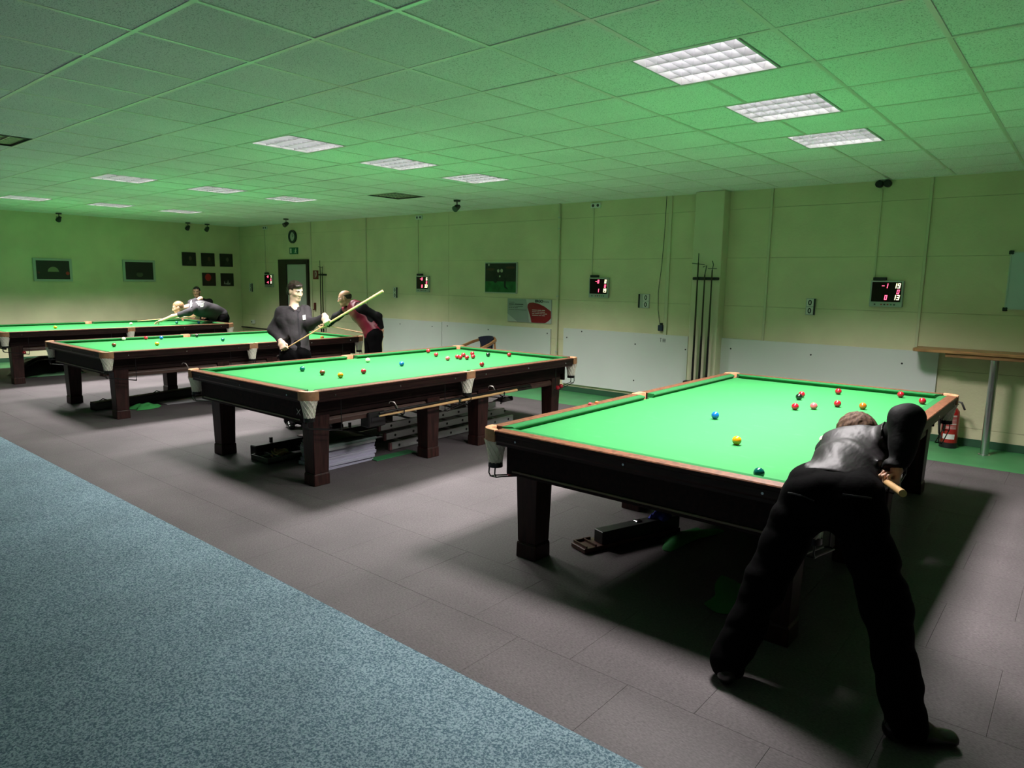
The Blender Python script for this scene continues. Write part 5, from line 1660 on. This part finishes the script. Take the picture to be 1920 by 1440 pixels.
def cue(label, butt, tip, m=None, lenb=.30):
    b, e = Vector(butt), Vector(tip); d = e - b
    t = thing('cue', label, 'cue', b)
    part('butt', MB().tube([(0, 0, 0), d * lenb], [.0145, .0125], 12), m or M_ASH, t, smooth=True)
    part('shaft', MB().tube([d * lenb, d * .988], [.0125, .0052], 12), M_ASH, t, smooth=True)
    part('ferrule', MB().tube([d * .988, d * .995], .0053, 10), mat('ferrule_brass', (.55, .45, .2), .3, metal=.8), t)
    part('tip', MB().tube([d * .995, d], .0050, 10), mat('tip_leather', (.06, .09, .10), .8), t)
    return t

# ================================================================== the player bending over the front table
BUTT, TIP = A(2.352, -.235, .972), A(1.705, 1.125, .842)
CD = nrm(TIP - BUTT)
grip = BUTT + CD * .24
hd = frame((-.42, .90, -.10), (0, .05, 1))
J = dict(pelvis=(2.075, -.095, .875), waist=(2.075, .075, .938), chest=(2.070, .285, .972), neck=(2.045, .450, .985), head=(1.992, .555, .998),
         shL=(1.930, .480, .940), elL=(1.830, .730, .885), wrL=(1.790, .875, .838),
         shR=(2.200, .350, 1.030), elR=(2.285, .095, 1.188), wrR=(2.286, -.018, 1.010),
         hipL=(1.985, -.095, .870), hipR=(2.170, -.115, .870), knL=(1.860, -.170, .475), knR=(2.310, -.130, .480),
         anL=(1.748, -.275, .085), anR=(2.440, -.225, .085), toeL=(1.700, -.130, .03), toeR=(2.590, -.130, .03))
# right hand closed round the cue: hand x axis along the cue
Rg_x = CD
fing = nrm(np.cross(Rg_x, A(0, 0, 1)))          # out to the right of the cue
fdir = A(0, 0, -1.0); fdir = nrm(fdir - Rg_x * (fdir @ Rg_x))
back = -nrm(np.cross(Rg_x, fdir))
handR = hand_shape(grip + A(0, 0, 1) * .088 + back * .036, np.stack([Rg_x, fdir, back]), curl=(72, 80, 50), thumb=((.040, .052, -.030), (.022, .082, -.052)))
bridge = A(1.800, .915, .822)
bf = nrm(A(-.25, .95, 0)); bb = A(0, 0, 1); bx_ = nrm(np.cross(bf, bb))
handL = hand_shape(A(1.790, .872, .832), np.stack([bx_, bf, bb]), curl=(14, 18, 10), spread=12, thumb=((.050, .050, .012), (.046, .085, .020)))
P1 = person('person', 'person in black trousers and grey satin waistcoat bending low over the front table', (2.08, -.2, 0), J, hd, SKIN, M_BLKSHIRT, M_TROUS, M_HBROWN,
            hair=lambda q: hair_full(q), hands=[handR, handL], hscale=1.05, vest_m=M_SATIN, seed=5, voxel=.008, fold=.013)
# back pocket welts and hem line
for pts in ([(1478 + 8 * k, 924 + 1.2 * k + .2 * k * k) for k in range(7)], [(1580 + 9 * k, 927 + 1.2 * k) for k in range(7)]):
    stick_on(part('pocket_welt', ribbon(P1['trousers'], pts, .006), mat('welt_black', (.006, .006, .007), .5), P1['t']), P1['loc'])
cue('pale wooden cue held by the player bending over the front table', BUTT, TIP)

# ================================================================== the young man standing with a cue across his body
D0 = depth_of((-4.22, 1.47, 1.2))
def Y(x, y, dd=0.0): return at(480 + x * .135417, 500 + y * .135417, D0 + dd)
CR = CW[0]; CF = CW[2]; UP = A(0, 0, 1)
def img_frame(turn, pitch=0.0):
    """head frame facing the camera, turned towards picture right by `turn` degrees"""
    a = math.radians(turn)
    f = -CF * A(1, 1, 0); f = nrm(f); r = nrm(CR * A(1, 1, 0))
    d = f * math.cos(a) + r * math.sin(a) + UP * math.tan(math.radians(pitch))
    return frame(d, UP)
hd = img_frame(56, -15)
hipc = Y(545, 1180)
gx = lambda p: A(p[0], p[1], 0)
J = dict(pelvis=Y(545, 1190, .02), waist=Y(535, 1000, .02), chest=Y(515, 740, .02), neck=Y(530, 565, .02), head=Y(548, 335, 0),
         shR=Y(355, 632, .03), elR=Y(235, 870, .06), wrR=Y(335, 1070, -.06),
         shL=Y(668, 612, .06), elL=Y(740, 800, -.02), wrL=Y(905, 785, -.16),
         hipL=Y(600, 1210, .03), hipR=Y(490, 1210, .01))
for s, dx in (('L', 70), ('R', -70)):
    hp = J['hip' + s]
    J['kn' + s] = A(hp[0], hp[1], .48) + CR * (dx / 70 * .02) - CF * .02
    J['an' + s] = A(hp[0], hp[1], .085) + CR * (dx / 70 * .04)
    J['toe' + s] = A(J['an' + s][0], J['an' + s][1], .03) - nrm(CF * A(1, 1, 0)) * .14 + CR * .06
TIP2, BUTT2 = Y(345, 1172, -.12), Y(1757, 337, -.34)
CD2 = nrm(TIP2 - BUTT2)
def grip_hand(c, axis, fing_dir, wrist, right=False, **k):
    """a fist round the cue at c; axis = cue direction towards the thumb side"""
    ax = nrm(axis); f = nrm(np.asarray(fing_dir) - ax * (np.asarray(fing_dir) @ ax)); bk = nrm(np.cross(ax, f)) * (-1 if right else 1)
    o = c - f * .088 + bk * .034
    return hand_shape(o, np.stack([ax, f, bk]), curl=(70, 80, 50), thumb=((.040, .050, -.032), (.020, .084, -.052)), **k)
cL = BUTT2 + CD2 * (np.linalg.norm(Y(1005, 775, -.2) - BUTT2)); cR = TIP2 - CD2 * .055
fL = nrm(cL - J['wrL']); fR = nrm(cR - J['wrR'])
hL = grip_hand(cL, CD2, nrm(fL + CR * .6), J['wrL']); hR = grip_hand(cR, -CD2, nrm(fR - UP * .5 + CR * .3), J['wrR'], right=True)
# wrists follow the hands
J['wrL'] = cL - nrm(nrm(fL + CR * .6) - CD2 * (nrm(fL + CR * .6) @ CD2)) * .10
J['wrR'] = cR - nrm(nrm(fR - UP * .5 + CR * .3) - CD2 * (nrm(fR - UP * .5 + CR * .3) @ CD2)) * .10
P2 = person('person', 'young person in a charcoal shirt standing with a cue held across the body', tuple(gx(hipc)), J, hd, SKIN_PALE, M_CHARSHIRT, M_TROUS, M_HDARK,
            hair=hair_full, hands=[hL, hR], seed=11, voxel=.009, fold=.011, hscale=.95, vneck=nrm(-CF * A(1, 1, 0) + CR * .35))
yp = lambda x, y: (480 + x * .135417, 500 + y * .135417)
for pts in ([(462, 560), (490, 590), (525, 618)], [(605, 560), (600, 590), (580, 618)]):
    stick_on(part('collar', ribbon(P2['shirt'], [yp(*q) for q in pts], .034, off=.010, thick=.002), M_CHARSHIRT, P2['t']), P2['loc'])
stick_on(part('name_badge', ribbon(P2['shirt'], [yp(665, 672), yp(668, 705), yp(670, 735)], .032, off=.008), mat('badge_white', (.72, .72, .68), .5), P2['t']), P2['loc'])
stick_on(part('placket', ribbon(P2['shirt'], [yp(578 + 22 * math.sin(k / 9 * 1.5), 620 + 50 * k) for k in range(9)], .018, off=.005, thick=.0015), mat('placket_dark', (.016, .013, .018), .7), P2['t']), P2['loc'])
cue('pale wooden cue held across the body by the young person in charcoal', BUTT2, TIP2)

# ================================================================== man in the maroon waistcoat leaning over the third table
D3 = depth_of((-5.55, 3.50, 1.0))
def Mn(x, y, dd=0.0): return at(480 + x * .135417, 500 + y * .135417, D3 + dd)
hd = img_frame(-82, -14)
J = dict(pelvis=Mn(1630, 950), waist=Mn(1560, 790), chest=Mn(1420, 620), neck=Mn(1310, 510), head=Mn(1228, 432),
         shL=Mn(1270, 585, .12), elL=Mn(1110, 700, .22), wrL=Mn(1000, 815, .34),
         shR=Mn(1475, 575, -.12), elR=Mn(1690, 690, -.10), wrR=Mn(1735, 850, -.02),
         hipL=Mn(1600, 960, .08), hipR=Mn(1650, 960, -.08))
for s, sg in (('L', -1), ('R', 1)):
    hp = J['hip' + s]
    J['kn' + s] = A(hp[0], hp[1], .46) + CR * (.02 * sg) - CF * .03
    J['an' + s] = A(hp[0], hp[1], .085) + CR * (.06 * sg + .06)
    J['toe' + s] = A(J['an' + s][0], J['an' + s][1], .03) - CR * .15
hl = J['wrL']
HL = hand_shape(hl, np.stack([-CF * 1.0, nrm(-CR - UP * .5), nrm(np.cross(-CF, nrm(-CR - UP * .5)))]), curl=(25, 30, 20), spread=8)
fr = nrm(-UP - CR * .2); HR = hand_shape(J['wrR'], np.stack([nrm(-CR), fr, nrm(np.cross(nrm(-CR), fr))]), curl=(60, 70, 40))
P3 = person('person', 'bald person in a maroon waistcoat leaning over the third table', (J['pelvis'][0], J['pelvis'][1], 0), J, hd, SKIN_TAN, M_BLKSHIRT, M_TROUS, M_HDARK,
            hair=hair_bald, hands=[HL, HR], vest_m=M_MAROON, seed=21, voxel=.011, fold=.008, hscale=1.0, belly=.97)
# glasses
gl = MB()
for s in (-1, 1):
    pts = [Vector(A(*J['head']) + (A(s * .032 + .018 * math.cos(a), .100, .002 + .014 * math.sin(a))) @ hd - P3['loc']) for a in [2 * PI * k / 12 for k in range(13)]]
    gl.tube(pts, .0016, 4)
    gl.tube([Vector(A(*J['head']) + A(s * .050, .098, .004) @ hd - P3['loc']), Vector(A(*J['head']) + A(s * .078, .0, .004) @ hd - P3['loc'])], .0016, 4)
part('glasses', gl, mat('glasses_rim', (.25, .24, .22), .3, metal=.8), P3['t'])
cb = Mn(1490, 918, .10); ct = Mn(1010, 822, .32)
cue('pale wooden cue held low by the bald person in the maroon waistcoat', cb + nrm(cb - ct) * .35, ct + nrm(ct - cb) * .25)

# ================================================================== man in the printed T-shirt stretched over the rearmost table
def B4(x, y, Yw):
    """point at crop pixel on the plane y = Yw"""
    px, py = 240 + x * .114583, 520 + y * .114583
    d = np.array([(px - 960) / FPX, -(py - 720) / FPX, 1.0]) @ CW
    return np.array(CAM_LOC) + d * ((Yw - CAM_LOC.y) / d[1])
hd4 = frame(nrm(A(-.35, -.85, -.25)), nrm(A(-.1, -.3, 1)))
J = dict(pelvis=B4(1530, 640, 3.98), waist=B4(1400, 560, 3.80), chest=B4(1190, 510, 3.50), neck=B4(960, 480, 3.24), head=B4(818, 490, 3.08),
         shL=B4(985, 575, 3.12), elL=B4(730, 640, 2.93), wrL=B4(545, 710, 2.80),
         shR=B4(1040, 420, 3.48), elR=B4(1190, 345, 3.66), wrR=B4(1120, 560, 3.62),
         hipL=B4(1545, 690, 3.92), hipR=B4(1535, 660, 4.12))
for s in 'LR':
    hp = J['hip' + s]
    J['kn' + s] = A(hp[0] + .02, hp[1] + .06, .48)
    J['an' + s] = A(hp[0] + (.1 if s == 'L' else -.1), hp[1] + (.05 if s == 'L' else .18), .085)
    J['toe' + s] = J['an' + s] + A(-.05, -.14, -.055)
f4 = nrm(B4(430, 745, 2.74) - J['wrL']); b4 = UP - f4 * (UP @ f4); b4 = nrm(b4)
H4 = hand_shape(J['wrL'], np.stack([np.cross(f4, b4), f4, b4]), curl=(12, 18, 10), spread=12, thumb=((.045, .05, .012), (.042, .09, .02)))
f5 = nrm(A(.1, .2, -1)); H5 = hand_shape(J['wrR'], np.stack([nrm(np.cross(f5, A(1, 0, 0))), f5, nrm(np.cross(np.cross(f5, A(1, 0, 0)), f5))]), curl=(70, 75, 45))
P4 = person('person', 'blond person in a dark printed T-shirt stretched out over the rearmost table', (J['pelvis'][0], J['pelvis'][1], 0), J, hd4, SKIN, M_TEE, M_TROUS, M_HBLOND,
            hair=hair_short, hands=[H4, H5], sleeve='short', seed=31, voxel=.010, fold=.006, belly=1.1, thick=1.35)
def p4mask(x0, x1, y0, y1):
    def g(c):
        pr = project(c); X = (pr[:, 0] - 240) / .114583; Yy = (pr[:, 1] - 520) / .114583
        return (X > x0) & (X < x1) & (Yy > y0) & (Yy < y1)
    return g
ctr = (A(*J['chest']) + A(*J['neck'])) / 2
upm = lambda c: (c[:, 2] > ctr[2] - .02)
axT = nrm(A(*J['neck']) - A(*J['waist'])); latT = nrm(np.cross(axT, UP))
def tee(u0, u1, w0, w1):
    return lambda c: ((c - A(*J['chest'])) @ axT > u0) & ((c - A(*J['chest'])) @ axT < u1) & ((c - A(*J['chest'])) @ latT > w0) & ((c - A(*J['chest'])) @ latT < w1) & (c[:, 2] > J['chest'][2] - .02)
M_PRINT = mat('print_white', (.70, .70, .68), .7)
tp = lambda x, y: (240 + x * .114583, 520 + y * .114583)
stick_on(part('back_print', ribbon(P4['shirt'], [tp(1030, 390), tp(1030, 425), tp(1032, 455), tp(1034, 485)], .045), M_PRINT, P4['t']), P4['loc'])
for row in ([(1110, 408), (1150, 400), (1195, 400), (1250, 410)], [(1130, 432), (1180, 425), (1235, 430)], [(1150, 455), (1200, 450), (1240, 455)], [(1185, 478), (1230, 475)]):
    stick_on(part('back_print', ribbon(P4['shirt'], [tp(*q) for q in row], .022), M_PRINT, P4['t']), P4['loc'])
tip4 = B4(150, 752, 2.60)
tip4[2] = .845
brg = np.array(J['wrL']) + f4 * .09 + A(0, 0, .02)
bt4 = tip4 + nrm(J['wrR'] + f5 * .09 - tip4) * 1.45
cue('pale wooden cue pushed across the rearmost table by the blond person', bt4, tip4)

# ================================================================== seated onlooker behind
HX = B4(1120, 235, 4.35)
fx = nrm(A(.80, -.60, 0)); rx = np.cross(fx, UP)
hd5 = frame(nrm(fx + A(0, 0, -.1)), UP)
b5 = HX
J = dict(head=HX, neck=b5 - A(0, 0, .155) - fx * .02, chest=b5 - A(0, 0, .36) - fx * .02, waist=b5 - A(0, 0, .56), pelvis=b5 - A(0, 0, .70) - fx * .02)
for k_, w_ in (('neck', .04), ('chest', .15), ('waist', .22), ('pelvis', .26)): J[k_] = J[k_] + CR * w_
for s, sg in (('L', -1), ('R', 1)):
    J['sh' + s] = J['neck'] + CR * .05 - A(0, 0, .07) + rx * (.175 * sg)
    J['el' + s] = J['sh' + s] - A(0, 0, .27) + fx * .06 + rx * (.04 * sg)
    J['wr' + s] = J['el' + s] + fx * .23 - rx * (.10 * sg) - A(0, 0, .02)
    J['hip' + s] = J['pelvis'] + rx * (.09 * sg)
    J['kn' + s] = J['hip' + s] + fx * .40 + rx * (.03 * sg) - A(0, 0, .05)
    J['an' + s] = A(*(J['kn' + s][:2] - fx[:2] * .05), .085)
    J['toe' + s] = J['an' + s] + fx * .14 - A(0, 0, .055)
hh = []
for s, sg in (('L', -1), ('R', 1)):
    hh.append(hand_shape(J['wr' + s], np.stack([-rx * sg, fx, UP]), curl=(30, 30, 20)))
P5 = person('person', 'dark-haired seated person in black behind the blond player', (J['pelvis'][0], J['pelvis'][1], 0), J, hd5, SKIN_TAN, M_BLKSHIRT, M_TROUS, M_HBLACK,
            hair=hair_short, hands=hh, seed=41, voxel=.012, fold=.004)
zs = float(J['pelvis'][2]) - .115
st = thing('bar_stool', 'dark stool under the seated person in the corner', 'stool', (float(J['pelvis'][0]), float(J['pelvis'][1]), 0))
part('seat', MB().lathe([(.16, zs - .05), (.18, zs - .04), (.18, zs - .01), (.16, zs)], n=20), M_BLACK, st, smooth=True)
for k in range(4):
    a = PI / 4 + k * PI / 2
    part('leg', MB().tube([(.11 * math.cos(a), .11 * math.sin(a), zs - .05), (.19 * math.cos(a), .19 * math.sin(a), 0)], .014, 8), M_BLACK, st, smooth=True)
part('foot_ring', MB().tube([(.15 * math.cos(2 * PI * k / 16), .15 * math.sin(2 * PI * k / 16), .25) for k in range(17)], .009, 6), M_CHROME, st, smooth=True)
single('cue_standing', MB().tube([Vector(HX + CR * .125 + fx * .30 + A(0, 0, .03)), Vector(A(*(HX + CR * .125 + fx * .42)[:2], .005))], [.006, .014], 8), M_RESTB, 'dark cue standing upright beside the seated person', 'cue', smooth=True)
